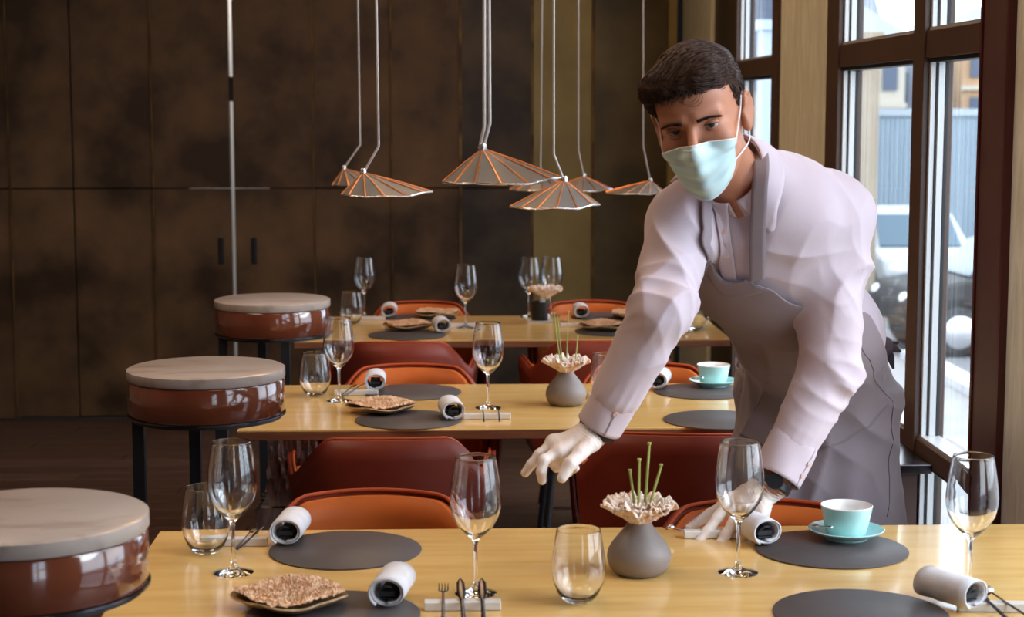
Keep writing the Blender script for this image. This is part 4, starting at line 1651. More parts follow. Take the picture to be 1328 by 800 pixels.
for s_ in (-1, 1):
    ex, ey, ez = s_ * .0320, -.0690, -.0005
    e_ = hobj(MB().ball((ex, ey, ez), .0122, 28, 18), 'eyeball', M['eye_white'])
    # gaze straight at the camera
    g = RHn.T @ (np.array([0, 0, CAMZ]) - hw(ex, ey, ez))
    g = g / np.linalg.norm(g)
    q = Vector(g).to_track_quat('Z', 'Y').to_matrix().to_4x4()
    T = Matrix.Translation((ex, ey, ez)) @ q
    hobj(MB().lathe([(0, .0128), (.0030, .01255), (.0055, .01145), (.0060, .0108)], 24, M=T), 'iris', M['iris'])

    def lid(u, v, up=True, ex=ex, ey=ey, ez=ez):
        az = (u - .5) * 2 * 1.22            # across the eye
        R_ = .0137
        edge = (.26 if up else -.36) * (math.cos(az * 1.05)) ** .6 if abs(az) < 1.22 else 0
        edge *= 1
        full = 1.25 if up else -1.2
        el_ = edge + (full - edge) * v
        x = math.sin(az) * math.cos(el_)
        y = -math.cos(az) * math.cos(el_)
        z = math.sin(el_)
        return Vector((ex + R_ * x * 1.12, ey + R_ * y, ez + R_ * z))
    hobj(MB().grid(lambda u, v: lid(u, v, True), 22, 9), 'upper_eyelid', M['skin'], solid=.0012)
    hobj(MB().grid(lambda u, v: lid(u, v, False), 22, 9), 'lower_eyelid', M['skin'], solid=.0012)
    hobj(MB().tube([lid(i / 14, 0, True) + Vector((0, -.0012, 0)) for i in range(15)], [.0004 + .0005 * math.sin(PI * i / 14) for i in range(15)], 6), 'lash_line', M['brow'])
    # eyebrow: short hairs on the brow ridge
    bb = MB()
    rr_ = random.Random(5)
    for k in range(190):
        f = rr_.random()
        x = s_ * (.013 + .037 * f)
        zc = .0130 + .0018 * math.sin(f * PI * .8) - .0025 * max(0, f - .6) / .4
        zc += rr_.uniform(-1, 1) * .0034 * (1 - .6 * f)
        o_ = Vector(hw(x, -.14, zc))
        hit = BVH_BODY.ray_cast(o_, Vector(RHn @ np.array([0, 1.0, 0])))
        if hit[0] is None:
            continue
        hl = RHn.T @ (v3(hit[0]) - HC)
        p0 = Vector(hl)
        p1 = p0 + Vector((s_ * .0055, -.0012, .0016 * (1 - f * 1.8)))
        bb.tube([p0, p0.lerp(p1, .5) + Vector((0, -.0008, 0)), p1], [.00062, .00052, .00018], 4)
    hobj(bb, 'eyebrow', M['brow'])

# --- hair
hb = Field(HC - .17, HC + .18, .0025)
hb.ell(hw(0, .022, .046), RHn, (.0795, .0955, .0835), .01)
hb.ell(hw(-.014, -.046, .080), RHn, (.062, .043, .026), .03)
hb.ell(hw(.030, -.02, .086), RHn, (.042, .055, .030), .03)
hb.ell(hw(-.058, -.030, .062), RHn, (.023, .038, .030), .02)
Pg_sl, Pg = hb._sl(HC - .17, HC + .18)
Lc = (Pg - HC.astype(np.float32)) @ RHn.astype(np.float32)
lx, ly, lz = Lc[..., 0], Lc[..., 1], Lc[..., 2]
# hair line height as a function of how far back
fr = np.clip((ly + .056) / .016, 0, 1)
zl = (.058 + .10 * np.clip(lx - .02, 0, 1) * .5 - .05 * np.clip(-lx - .03, 0, 1)) * (1 - fr) + fr * (-.002)
fr2 = np.clip((ly - .0) / .022, 0, 1)
zl = zl * (1 - fr2) + fr2 * (.030)
fr3 = np.clip((ly - .030) / .02, 0, 1)
zl = zl * (1 - fr3) + fr3 * (-.055)
side = np.clip((ly + .034) / .010, 0, 1) * (1 - np.clip((ly + .004) / .010, 0, 1))      # sideburn
zl = zl - side * (.018 + .026 * (lx < 0))
hb.D[Pg_sl] = np.maximum(hb.D[Pg_sl], (zl - lz) * .75)
hV, hF = hb.mesh('hair')
hV = relax(hV, hF, 4, .5)
hL = (hV - HC) @ RHn
hN = vnormals(hV, hF)
wv_ = nz3(hL * np.array([1, 1, 1]), 60, 3, 3)
hV = hV + hN * (.0013 * np.sin((hL[:, 0] * .85 - hL[:, 1] * .75) * 230 + 1.8 * wv_) + .0012 * wv_)[:, None]
hair = to_obj(hV, hF, 'hair', M['hair'], man, OFF)
# combed locks lying on it
lk = MB()
ri = np.random.RandomState(4)
pick = ri.choice(len(hV), 5200)
hNl = hN @ RHn
hLl = (hV - HC) @ RHn
BVH_HAIR = BVHTree.FromPolygons([tuple(v) for v in hLl], [tuple(int(i) for i in f) for f in hF])
for i in pick:
    p = Vector(hLl[i])
    n_ = Vector(hNl[i])
    if p.z < -.03 and p.y < .03:
        continue
    if p.z > .052:      # top: swept from his left (image right) to the front and to the right
        d = Vector((-.75 - 2 * p.x, -.85 - .5 * p.x * 8, .25 - 2.5 * max(0, p.z - .1)))
    else:               # sides: down and back a little
        d = Vector((0, .45, -1))
    d += Vector(ri.normal(0, .16, 3))
    d = d - n_ * d.dot(n_)
    if d.length < 1e-4:
        continue
    d.normalize()
    L_ = (.026 if p.z > .052 else .012) * ri.uniform(.6, 1.2)
    pts = []
    q_ = p.copy()
    for s5 in range(5):
        hit = BVH_HAIR.find_nearest(q_)
        pts.append(hit[0] + hit[1] * (.0010 + .0018 * math.sin(PI * s5 / 4)) if hit[0] is not None else q_)
        nn_ = hit[1] if hit[0] is not None else n_
        d = (d - nn_ * d.dot(nn_) * .8)
        d.normalize()
        q_ = q_ + d * L_ / 4
    lk.tube(pts, [.0007, .0009, .0008, .0006, .0002], 4, cap=False)
# forelock strands falling on the forehead
for k in range(60):
    x0 = ri.uniform(-.045, .038)
    a = Vector((x0, -.076 + abs(x0) * .25, .074 + ri.uniform(-.004, .006)))
    tip = Vector((x0 - ri.uniform(.006, .022), -.093 + abs(x0) * .32, .048 + ri.uniform(-.004, .010)))
    lk.tube([a, a.lerp(tip, .5) + Vector((.004, -.006, .004)), tip], [.0009, .0008, .0002], 4, cap=False)
for j_ in range(3):
    cpts = []
    for i_ in range(15):
        a_ = i_ / 14 * PI * 1.05
        cpts.append(Vector((.012 + .021 * math.cos(a_ - .25) - .004 * j_, -.0955 + .25 * abs(.012 + .021 * math.cos(a_)) * .3 + .004 * math.cos(a_ * .5), .060 - .020 * math.sin(a_) + .004 * j_)))
    lk.tube(cpts, [.0006 - .0004 * i_ / 14 for i_ in range(15)], 4)
o = hobj(lk, 'hair_locks', M['hair'], hair)
o.parent = hair
o['kind'] = 'stuff'

# --- face mask
def mask_pt(u, v):
    """u across (-1..1), v 0 top edge .. 1 bottom edge, head-local"""
    th = u * .99
    ztop = -.0245 - .011 * abs(u) ** 2 + .003 * math.exp(-(u / .2) ** 2)
    zbot = -.126 + .050 * abs(u) ** 1.9
    z = ztop + (zbot - ztop) * v
    bul = math.sin(PI * min(1, max(0, v))) ** .7
    nose = math.exp(-(u / .26) ** 2)
    R_ = .0880 + .0095 * bul
    x = .0735 * math.sin(th) * (1 - .12 * v)
    y = -.018 - (R_ - .018) * math.cos(th) * (1.0 - .10 * v * v) - nose * (.020 * math.exp(-((v - .15) / .40) ** 2) + .006)
    # pleats
    y += .0019 * (1 if abs(u) < .93 else .4) * math.sin(v * PI * 7.0) * (1 - .5 * abs(u))
    return Vector((x, y, z))


mg = MB().grid(lambda u, v: mask_pt(u * 2 - 1, v), 57, 49)
vv = []
for p in mg.v:
    lw_ = Vector(hw(*p))
    axis = Vector(hw(0, .0, p[2]))
    d_ = (lw_ - axis)
    dist = d_.length
    d_.normalize()
    hit = BVH_BODY.ray_cast(axis + d_ * .2, -d_)
    if hit[0] is not None and hit[3] < .2 and (.2 - hit[3]) + .0028 > dist:
        lw_ = axis + d_ * (.2 - hit[3] + .0028)
        loc = RHn.T @ (v3(lw_) - HC)
        p = tuple(loc)
    vv.append(p)
G2 = np.array(vv).reshape(49, 57, 3)
for _ in range(5):
    H2 = G2.copy()
    H2[1:-1, 1:-1] = (G2[1:-1, :-2] + G2[1:-1, 2:] + G2[:-2, 1:-1] + G2[2:, 1:-1] + 2 * G2[1:-1, 1:-1]) / 6
    G2 = H2
vg_, ug_ = np.meshgrid(np.linspace(0, 1, 49), np.linspace(-1, 1, 57), indexing='ij')
G2[..., 1] += .0016 * np.sin(vg_ * np.pi * 7) * (1 - .6 * np.abs(ug_)) * np.clip(vg_ * 6, 0, 1) - .0012
vv = [tuple(p_) for p_ in G2.reshape(-1, 3)]
mg.v = vv
msk = hobj(mg, 'face_mask', M['mask'], solid=.0012)
GU, GV = 57, 49
gp = lambda i, j: Vector(vv[j * GU + i])
ed = MB()
ed.tube([Vector(vv_) for vv_ in []] or [gp(i, 0) for i in range(GU)], .0013, 6)
ed.tube([gp(i, GV - 1) for i in range(GU)], .0013, 6)
ed.tube([gp(0, j) for j in range(GV)], .0018, 6)
ed.tube([gp(GU - 1, j) for j in range(GV)], .0018, 6)
vv_keep = list(vv)
e2 = MB()
e2.v = [tuple(RHn.T @ (v3(p) - 0)) for p in []]
o = hobj(ed, 'edge_binding', M['mask_edge'], msk)
nw = MB().tube([gp(i, 3) + Vector((0, -.0012, 0)) for i in range(20, 37)], .0011, 6)
hobj(nw, 'nose_wire', M['mask_edge'], msk)
for s_, i in ((1, GU - 1), (-1, 0)):
    a, b_ = gp(i, 2), gp(i, GV - 4)
    ear_t, ear_b = Vector((s_ * .0775, .012, .022)), Vector((s_ * .0800, .026, -.018))
    earr = [a, Vector((s_ * .0735, -.010, .000)), Vector((s_ * .0775, -.002, .016)), Vector((s_ * .079, .012, .027)), Vector((s_ * .080, .030, .015)), Vector((s_ * .078, .036, -.010)),
            Vector((s_ * .076, .024, -.036)), Vector((s_ * .073, .000, -.060)), b_]
    # smooth
    pts = []
    for k in range(len(earr) - 1):
        p0, p1, p2, p3 = earr[max(k - 1, 0)], earr[k], earr[k + 1], earr[min(k + 2, len(earr) - 1)]
        for q in range(5):
            t_ = q / 5
            pts.append(.5 * ((2 * p1) + (p2 - p0) * t_ + (2 * p0 - 5 * p1 + 4 * p2 - p3) * t_ * t_ + (3 * p1 - p0 - 3 * p2 + p3) * t_ ** 3))
    pts.append(earr[-1])
    hobj(MB().tube(pts, .0013, 6), 'ear_loop', M['loop'], msk)
for c_ in list(COL.objects):
    if c_.parent == msk:
        pass

# --- shirt
def limb_frame(a, b):
    d = b - a
    return d / np.linalg.norm(d), np.linalg.norm(d)


cuR0 = wrR + (elR - wrR) * .30
cuR1 = wrR + (elR - wrR) * -.00
cuL0 = wrL + (elL - wrL) * .34
cuL1 = wrL + (elL - wrL) * .02
sallp = np.array([pel, chest, neckb, shR, shL, elR, cuR0, elL, cuL0])
Sf = Field(sallp.min(0) - .16, sallp.max(0) + .16, .0040)


def torso_ops(Fd, infl=0.0):
    Fd.ell(chest + RT @ np.array([.012, .012, .0]), RT, (.166, .126, .19), .03, infl=infl)
    Fd.ell(chest + RT @ np.array([0, .02, .105]), RT, (.165, .095, .085), .05, infl=infl)
    Fd.ell(pel * .5 + chest * .5 + RT @ np.array([.040, .010, 0]), RT, (.140, .114, .19), .04, infl=infl)
    Fd.ell(pel * .62 + chest * .38 + RT @ np.array([.085, .045, 0]), RT, (.085, .080, .10), .05, infl=infl)
    Fd.ell(pel + np.array([0, 0, .05]), RP, (.142, .108, .11), .05, infl=infl)


torso_ops(Sf)
dR, lR = limb_frame(shR, elR)
dL, lL = limb_frame(shL, elL)
Sf.cone(neckb + RT @ np.array([-.05, .02, -.005]), .052, shR, .060, .05)
Sf.cone(neckb + RT @ np.array([.05, .02, -.005]), .055, shL, .070, .05)
Sf.cone(shR, .064, elR, .053, .03)
Sf.cone(elR, .054, cuR0, .044, .02)
Sf.cone(shL, .076, elL, .056, .035)
Sf.cone(elL, .058, cuL0, .046, .02)
# head and neck opening
NKC = hw(0, .030, -.055) * .45 + NK * .55
Sf.cone(hw(0, .030, -.055), .056, NKC, .050, .004, 's')
sV, sF = Sf.mesh('shirt')
sV = relax(sV, sF, 2, .5)
sN = vnormals(sV, sF)


def folds(V, N, c, d, amp, lam, rad, warp=0.4, seed=0):
    """soft creases across direction d, centred at c"""
    q = V - c
    fall = np.exp(-(q * q).sum(1) / rad ** 2)
    ph = (q @ (d / np.linalg.norm(d))) / lam * 2 * np.pi + warp * 2.2 * nz3(V, 14, seed, 2)
    w_ = 1 - np.abs(np.sin(ph / 2)) ** .8
    return (amp * fall * (w_ - .45))[:, None] * N


tl = RT[:, 0]
D_ = 0
D_ = D_ + folds(sV, sN, elR + .03 * tl, dR * .8 + .7 * tl, .010, .060, .085, 1.6, 1)
D_ = D_ + folds(sV, sN, elR - .02 * dR, dR * 1.0 - .5 * tl, .006, .045, .07, 1.8, 11)
D_ = D_ + folds(sV, sN, elL - .02 * tl, dL * .8 - .8 * tl, .011, .066, .09, 1.6, 2)
D_ = D_ + folds(sV, sN, elL + .02 * dL, dL * 1.0 + .4 * tl, .006, .045, .08, 1.8, 12)
D_ = D_ + folds(sV, sN, (elR + cuR0) / 2, (cuR0 - elR) / .2 + .8 * tl, .005, .045, .07, 1.8, 3)
D_ = D_ + folds(sV, sN, (elL + cuL0) / 2, (cuL0 - elL) / .2 - .7 * tl, .006, .050, .08, 1.8, 4)
D_ = D_ + folds(sV, sN, shL + dL * .10, dL * .3 + tl * .9, .011, .070, .12, 1.1, 5)
D_ = D_ + folds(sV, sN, shR + dR * .11, dR * .3 - tl * .9, .009, .060, .11, 1.1, 6)
D_ = D_ + folds(sV, sN, chest + RT @ np.array([.10, -.08, .02]), tl * .5 + RT[:, 2], .008, .07, .10, 1.0, 7)
D_ = D_ + folds(sV, sN, shL + np.array([.04, .05, -.14]), np.array([.9, 0, .5]), .008, .07, .13, 1.0, 17)
D_ = D_ + folds(sV, sN, cuR0, np.cross(cuR0 - elR, [0, 1, 0]), .0035, .016, .04, .5, 8)
D_ = D_ + folds(sV, sN, cuL0, np.cross(cuL0 - elL, [0, 1, 0]), .004, .018, .045, .5, 9)
rg = 1 - np.abs(nz3(sV * np.array([1.0, 1.0, .55]) + .02 * nz3(sV, 12, 41, 1)[:, None], 26, 40, 2))
D_ = D_ * 1.5 + (.0014 * nz3(sV, 18, 12, 3) + .0042 * np.clip(rg, -.5, 1))[:, None] * sN
qs = (sV - chest) @ RT
frm = np.clip((-qs[:, 1] - .0) / .04, 0, 1) * np.clip((.165 - np.abs(qs[:, 0])) / .03, 0, 1) * np.clip((.10 - qs[:, 2]) / .04, 0, 1)
low = np.clip((.20 - (sV - pel) @ RT[:, 2]) / .06, 0, 1) * np.clip((.20 - np.linalg.norm((sV - pel) @ RT[:, :2], axis=1)) / .03, 0, 1)
sV = sV + D_ * ((1 - .75 * frm) * (1 - .8 * low))[:, None]
shirt = to_obj(sV, sF, 'shirt', M['shirt'], man, OFF)
BVH_SHIRT = BVHTree.FromPolygons([tuple(v) for v in sV], [tuple(int(i) for i in f) for f in sF])


def wobj(mb, name, m, parent=None, **k):
    return mb.build(name, m, parent or man, off=OFF, **k)


def cuff(a, b, r0, r1, btn_dir, nb=2):
    a, b = Vector(a), Vector(b)
    ax_ = (b - a).normalized()
    u_ = ax_.orthogonal().normalized()
    w_ = ax_.cross(u_)
    bd = Vector(btn_dir)
    ang0 = math.atan2(bd.dot(w_), bd.dot(u_))

    def fn(u, v):
        an = ang0 + (u - .02) * 2 * PI * 1.04
        r = r0 + (r1 - r0) * v + .0016 * u + .0012 * math.sin(3 * an + 4 * v)
        if v < .12:
            r -= .004 * (1 - v / .12)
        return a + (b - a) * v + (u_ * math.cos(an) + w_ * math.sin(an)) * r
    c_ = wobj(MB().grid(fn, 72, 14), 'cuff', M['shirt'], shirt, solid=.0022)
    # row of gathers where the sleeve is set in
    wobj(MB().tube([fn(i / 60, .14) for i in range(61)], .0009, 5), 'cuff_stitching', M['linen'], c_)
    for k in range(nb):
        p = fn(.035, .45 + .3 * k)
        n_ = (p - (a + (b - a) * (.45 + .3 * k))).normalized()
        T = Matrix.Translation(p + n_ * .0022) @ n_.to_track_quat('Z', 'Y').to_matrix().to_4x4()
        wobj(MB().lathe([(0, 0), (.0048, 0), (.0052, .0008), (.0042, .0018), (0, .0014)][::-1], 14, M=T), 'button', M['button'], c_)
    return c_


cuff(cuR0 + (cuR0 - elR) * -.06, cuR1, .041, .040, (.2, -1, -.3), 1)
cuff(cuL0 + (cuL0 - elL) * -.06, cuL1, .045, .046, (.75, -.65, -.35), 2)


def surf(px, py, off=.004, bvh=None):
    """point on the shirt front under a sight line, lifted by off"""
    o_ = Vector((0, 0, CAMZ))
    d_ = (at(px, py, Y=3) - o_).normalized()
    hit = (bvh or BVH_SHIRT).ray_cast(o_, d_)
    if hit[0] is None:
        return at(px, py, Y=3.2)
    n_ = hit[1]
    if n_.dot(d_) > 0:
        n_ = -n_
    return hit[0] + n_ * off


def ribbon(cl, width, name, m, off=.004, solid=.0018, parent=None, wdir=None, n=3, sub=6, bvh=None, face=False):
    BV = bvh or BVH_SHIRT
    """flat strip along a centre line of world points, lying on the shirt"""
    P_ = [Vector(p) for p in cl]
    pts = []
    for k in range(len(P_) - 1):
        p0, p1, p2, p3 = P_[max(k - 1, 0)], P_[k], P_[k + 1], P_[min(k + 2, len(P_) - 1)]
        for q in range(sub):
            t_ = q / sub
            pts.append(.5 * ((2 * p1) + (p2 - p0) * t_ + (2 * p0 - 5 * p1 + 4 * p2 - p3) * t_ * t_ + (3 * p1 - p0 - 3 * p2 + p3) * t_ ** 3))
    pts.append(P_[-1])
    wd = width if hasattr(width, '__len__') else [width] * len(pts)
    vs = []
    for i, p in enumerate(pts):
        t_ = (pts[min(i + 1, len(pts) - 1)] - pts[max(i - 1, 0)]).normalized()
        hit = BV.find_nearest(p)
        nn_ = hit[1]
        if face and nn_.dot(Vector((0, 0, CAMZ)) - p) < 0:
            nn_ = -nn_
        s_ = t_.cross(nn_)
        if s_.length < 1e-4:
            s_ = t_.orthogonal()
        s_.normalize()
        if wdir is not None:
            s_ = Vector(wdir)
        w_ = wd[min(len(wd) - 1, int(i * len(wd) / len(pts)))]
        for j in range(n):
            q = p + s_ * w_ * (j / (n - 1) - .5)
            h2 = BV.find_nearest(q) if off is not None else (None,)
            if h2[0] is not None and off is not None:
                n2_ = h2[1]
                if face and n2_.dot(Vector((0, 0, CAMZ)) - q) < 0:
                    n2_ = -n2_
                q = h2[0] + n2_ * off
            vs.append(q)
    for _ in range(4):
        o_ = list(vs)
        for i in range(1, len(pts) - 1):
            for j in range(n):
                vs[i * n + j] = (Vector(o_[(i - 1) * n + j]) + Vector(o_[i * n + j]) * 2 + Vector(o_[(i + 1) * n + j])) / 4
    fs = []
    for i in range(len(pts) - 1):
        for j in range(n - 1):
            a = i * n + j
            fs.append((a, a + 1, a + n + 1, a + n))
    return wobj(MB().add(vs, fs), name, m, parent, solid=solid)


# placket and its buttons
plc = [surf(x, y, .0) for x, y in ((934, 268), (936, 290), (939, 312), (942, 335), (946, 358), (951, 380))]
plk = ribbon(plc, .030, 'placket', M['shirt'], off=.0036, parent=shirt, n=7, sub=10)
for x, y in ((936, 299), (941, 330)):
    p = surf(x, y, .0045)
    n_ = (Vector((0, 0, CAMZ)) - p).normalized()
    T = Matrix.Translation(p) @ n_.to_track_quat('Z', 'Y').to_matrix().to_4x4()
    wobj(MB().lathe([(0, 0), (.0048, 0), (.0054, .0010), (.0042, .0022), (0, .0016)][::-1], 14, M=T), 'button', M['button'], plk)

# collar: stand round the neck and two leaves folded over it
nka = Vector(NK)
hup = Vector(hw(0, .030, -.055))
nax = (hup - nka).normalized()
nfw = (Vector(tuple(fdir)) - nax * Vector(tuple(fdir)).dot(nax)).normalized()
nrt = nfw.cross(nax)          # image left of the neck


def ring(an, h, r):
    return nka + nax * (h + .012) + (nfw * math.cos(an) + nrt * math.sin(an)) * r


wobj(MB().grid(lambda u, v: ring((u - .5) * 2 * PI * .97 + PI, -.012 + .040 * v, .070 - .004 * v) if False else ring(.10 + u * (2 * PI - .20), -.015 + .042 * v - .020 * math.cos(.10 + u * (2 * PI - .20)) , .0680 - .004 * v), 60, 6), 'collar_stand', M['shirt'], shirt, solid=.0022)


def leaf(sgn):
    def fn(u, v):
        an = sgn * (.12 + u * (PI - .12))
        drop = .046 + .034 * math.exp(-(u / .16) ** 2)
        h = .030 - .020 * math.cos(an)
        r = .0665 + .0035 * math.sin(v * PI * .5) + .020 * v + .010 * v * math.exp(-(u / .3) ** 2)
        an2 = an + sgn * .30 * v * math.exp(-(u / .16) ** 2)
        return ring(an2, h - drop * v ** 1.1, r)
    mb = MB().grid(fn, 44, 9)
    out = []
    for p in mb.v:      # let the leaf rest on the shirt
        p = Vector(p)
        hit = BVH_SHIRT.find_nearest(p)
        if hit[0] is not None and (p - hit[0]).dot(hit[1]) < .004:
            p = hit[0] + hit[1] * .004
        out.append(tuple(p))
    mb.v = out
    return wobj(mb, 'collar_leaf', M['shirt'], shirt, solid=.0022)


leafs = [leaf(1), leaf(-1)]
p = surf(948, 275, .0075)
n_ = (Vector((0, 0, CAMZ)) - p).normalized()
T = Matrix.Translation(p) @ n_.to_track_quat('Z', 'Y').to_matrix().to_4x4()
wobj(MB().lathe([(0, 0), (.0048, 0), (.0054, .0010), (.0042, .0022), (0, .0016)][::-1], 14, M=T), 'button', M['button'], leafs[0])

# --- apron
Af = Field(np.array([pel[0] - .30, pel[1] - .42, .40]), np.array([pel[0] + .30, pel[1] + .30, chest[2] + .26]), .0045)
torso_ops(Af, .0100)
Af.ell(pel + RP @ np.array([.010, 0, 0]), RP, (.156, .122, .13), .05)
pelf = pel.astype(np.float32)
RPf = RP.astype(np.float32)


def skirt(P):
    q = (P - pelf) @ RPf
    z = q[..., 2]
    f = np.clip((.06 - z) / .5, 0, 1)
    q = q.copy()
    q[..., 0] -= .034 * (1 - np.clip(f * 3, 0, 1))
    ang = np.arctan2(q[..., 1], q[..., 0])
    wav = 1 + (.035 * np.sin(ang * 7 + 2) + .02 * np.sin(ang * 13 + 1)) * np.clip(f * 2, 0, 1)
    a = (.150 + .062 * f ** .8) * wav
    b = (.112 + .066 * f ** .8) * wav
    k0 = np.sqrt((q[..., 0] / a) ** 2 + (q[..., 1] / b) ** 2)
    d = (k0 - 1) * .13
    return np.maximum(d, z - .03)


Af.op(Af.lo, Af.lo + Af.h * (Af.n - 1), skirt, .03)
aV, aF = Af.mesh('apron')
aV = relax(aV, aF, 3, .5)
aN = vnormals(aV, aF)
lat, bk, up = RT[:, 0], RT[:, 1], RT[:, 2]
D_ = 0
wst = pel * .62 + chest * .38
D_ = folds(aV, aN, wst + RT @ np.array([-.02, -.1, .04]), up + .25 * lat, .017, .060, .13, .6, 21)
D_ = D_ + folds(aV, aN, wst + RT @ np.array([-.08, -.08, .12]), up - .5 * lat, .015, .055, .07, .5, 24)
D_ = D_ + folds(aV, aN, pel + np.array([.08, -.1, -.02]), RP[:, 0] * .8 + RP[:, 2] * .6, .010, .075, .16, .8, 22)
D_ = D_ + folds(aV, aN, pel + np.array([-.08, -.1, -.10]), RP[:, 0] - RP[:, 2] * .4, .016, .08, .18, .8, 23)
D_ = D_ + (.0018 * nz3(aV, 16, 31, 3))[:, None] * aN
aV = aV + D_
BVH_APR0 = BVHTree.FromPolygons([tuple(v) for v in aV], [tuple(int(i) for i in f) for f in aF])
q = (aV - pel) @ RT
qc = (aV - chest) @ RT
ctr = aV[aF].mean(1)
qf = (ctr - chest) @ RT


def tl_xz(px, py):
    d0_ = np.array(tuple(at(px, py, Y=3) - Vector((0, 0, CAMZ))))
    o0_ = np.array([0, 0, CAMZ])
    t_ = (-.118 - (o0_ - chest) @ RT[:, 1]) / (d0_ @ RT[:, 1])
    q_ = (o0_ + d0_ * t_ - chest) @ RT
    return (float(q_[0]), float(q_[2]))


TOP = [tl_xz(*p_) for p_ in ((898, 333), (908, 337), (916, 352), (931, 363), (945, 364), (960, 361), (974, 357), (992, 355))]
RGT = [tl_xz(*p_) for p_ in ((992, 355), (1001, 368), (1014, 382), (1030, 395))]
zb = -.5
lastx, lastz = RGT[-1]
RGT += [(lastx + .035, lastz - .035), (lastx + .07, lastz - .085), (lastx + .13, lastz - .16)]
LFT = [(TOP[0][0] - .012, TOP[0][1] - .03), (TOP[0][0] - .035, TOP[0][1] - .09), (-.165, TOP[0][1] - .20)]
waist_h = .085
WN = RT[:, 2] * .45 + np.array([0, 0, .55])
WN /= np.linalg.norm(WN)
below = (ctr - pel) @ WN < waist_h
left_side = (qf[:, 0] < -.045) & (qf[:, 1] < .03) & (qf[:, 2] < TOP[0][1] - .03 + .5 * (qf[:, 0] + .10)) & (qf[:, 2] < TOP[0][1] - .03)
keep = (below | left_side) & (ctr[:, 2] > .44)
apF = aF[keep]
apron = to_obj(aV, apF, 'apron', M['apron'], man, OFF, solid=.0022)
BVH_APR = BVHTree.FromPolygons([tuple(v) for v in aV], [tuple(int(i) for i in f) for f in aF])
BV_S = ([tuple(v) for v in sV], [tuple(int(i) for i in f) for f in sF])

ZW = waist_h - .045 - float((chest - pel) @ RT[:, 2])


def pl_at(z, P_):
    for (x0, z0), (x1, z1) in zip(P_[:-1], P_[1:]):
        if z1 <= z <= z0:
            return x0 + (x1 - x0) * (z0 - z) / max(z0 - z1, 1e-6)
    return P_[-1][0] if z < P_[-1][1] else P_[0][0]


def zt_at(x):
    for (x0, z0), (x1, z1) in zip(TOP[:-1], TOP[1:]):
        if x0 <= x <= x1:
            return z0 + (z1 - z0) * (x - x0) / max(x1 - x0, 1e-6)
    return TOP[0][1] if x < TOP[0][0] else TOP[-1][1]


LS = [TOP[0]] + LFT + [(-.172, ZW)]
RS = RGT + [(max(RGT[-1][0], .172), ZW)]


def bib_pt(u, v, lift=.0015):
    zl_, zr_ = TOP[0][1] + (ZW - TOP[0][1]) * v, TOP[-1][1] + (ZW - TOP[-1][1]) * v
    xl_, xr_ = pl_at(zl_, LS), pl_at(zr_, RS)
    x = xl_ + (xr_ - xl_) * u
    xt = TOP[0][0] + (TOP[-1][0] - TOP[0][0]) * u
    z = zt_at(xt) + (ZW - zt_at(xt)) * v
    o_ = Vector(chest + RT @ np.array([x, -.5, z]))
    yy_ = -.150 * math.sqrt(max(.02, 1 - (x / .20) ** 2))
    h_ = BVH_APR0.find_nearest(Vector(chest + RT @ np.array([x, yy_, z])))
    return h_[0] - Vector(RT[:, 1]) * lift * .7 + h_[1] * lift * .5


def patch(nu, nv, vmax, lift):
    G_ = np.array([[tuple(bib_pt(i / (nu - 1), vmax * j / (nv - 1), lift)) for i in range(nu)] for j in range(nv)])
    for _ in range(2 if nv > 10 else 5):
        H_ = G_.copy()
        H_[:, 1:-1] = (G_[:, :-2] + 2 * G_[:, 1:-1] + G_[:, 2:]) / 4
        if nv > 10:
            H_[1:-1] = (H_[:-2] + 2 * H_[1:-1] + H_[2:]) / 4
        G_ = H_
    return MB().grid(lambda u, v: Vector(G_[int(round(v * (nv - 1))), int(round(u * (nu - 1)))]), nu, nv)


wobj(patch(70, 60, 1.0, .0020), 'bib', M['apron'], apron, solid=.0022)
wobj(patch(70, 6, .075, .0050), 'bib_hem', M['apron'], apron, solid=.0016)
LV, LF = list(BV_S[0]), list(BV_S[1])
for lf_ in leafs:
    b0_ = len(LV)
    LV += [tuple(Vector(OFF) + v.co) for v in lf_.data.vertices]
    LF += [tuple(b0_ + i for i in p_.vertices) for p_ in lf_.data.polygons]
BVH_TOP = BVHTree.FromPolygons(LV, LF)
# straps
sr = [surf(x, y, .011, BVH_TOP) for x, y in ((983, 358), (983, 330), (983, 300), (983, 270))] + [surf(x, y, 0, BVH_TOP) + (Vector((0, 0, CAMZ)) - surf(x, y, 0, BVH_TOP)).normalized() * o_ for x, y, o_ in ((985, 245, .014), (987, 222, .018), (986, 202, .020), (981, 188, .018))]
ribbon(sr, .030, 'shoulder_strap', M['apron'], off=None, parent=apron, n=5, sub=9, wdir=tuple(RT @ np.array([.97, .25, 0])))
sl_ = [surf(x, y, .0, BVH_TOP) for x, y in ((914, 352), (914, 325), (913, 300), (913, 280), (914, 262))]
ribbon(sl_, .020, 'shoulder_strap', M['apron'], off=.0095, parent=apron, n=5, sub=9, bvh=BVH_TOP, face=True)
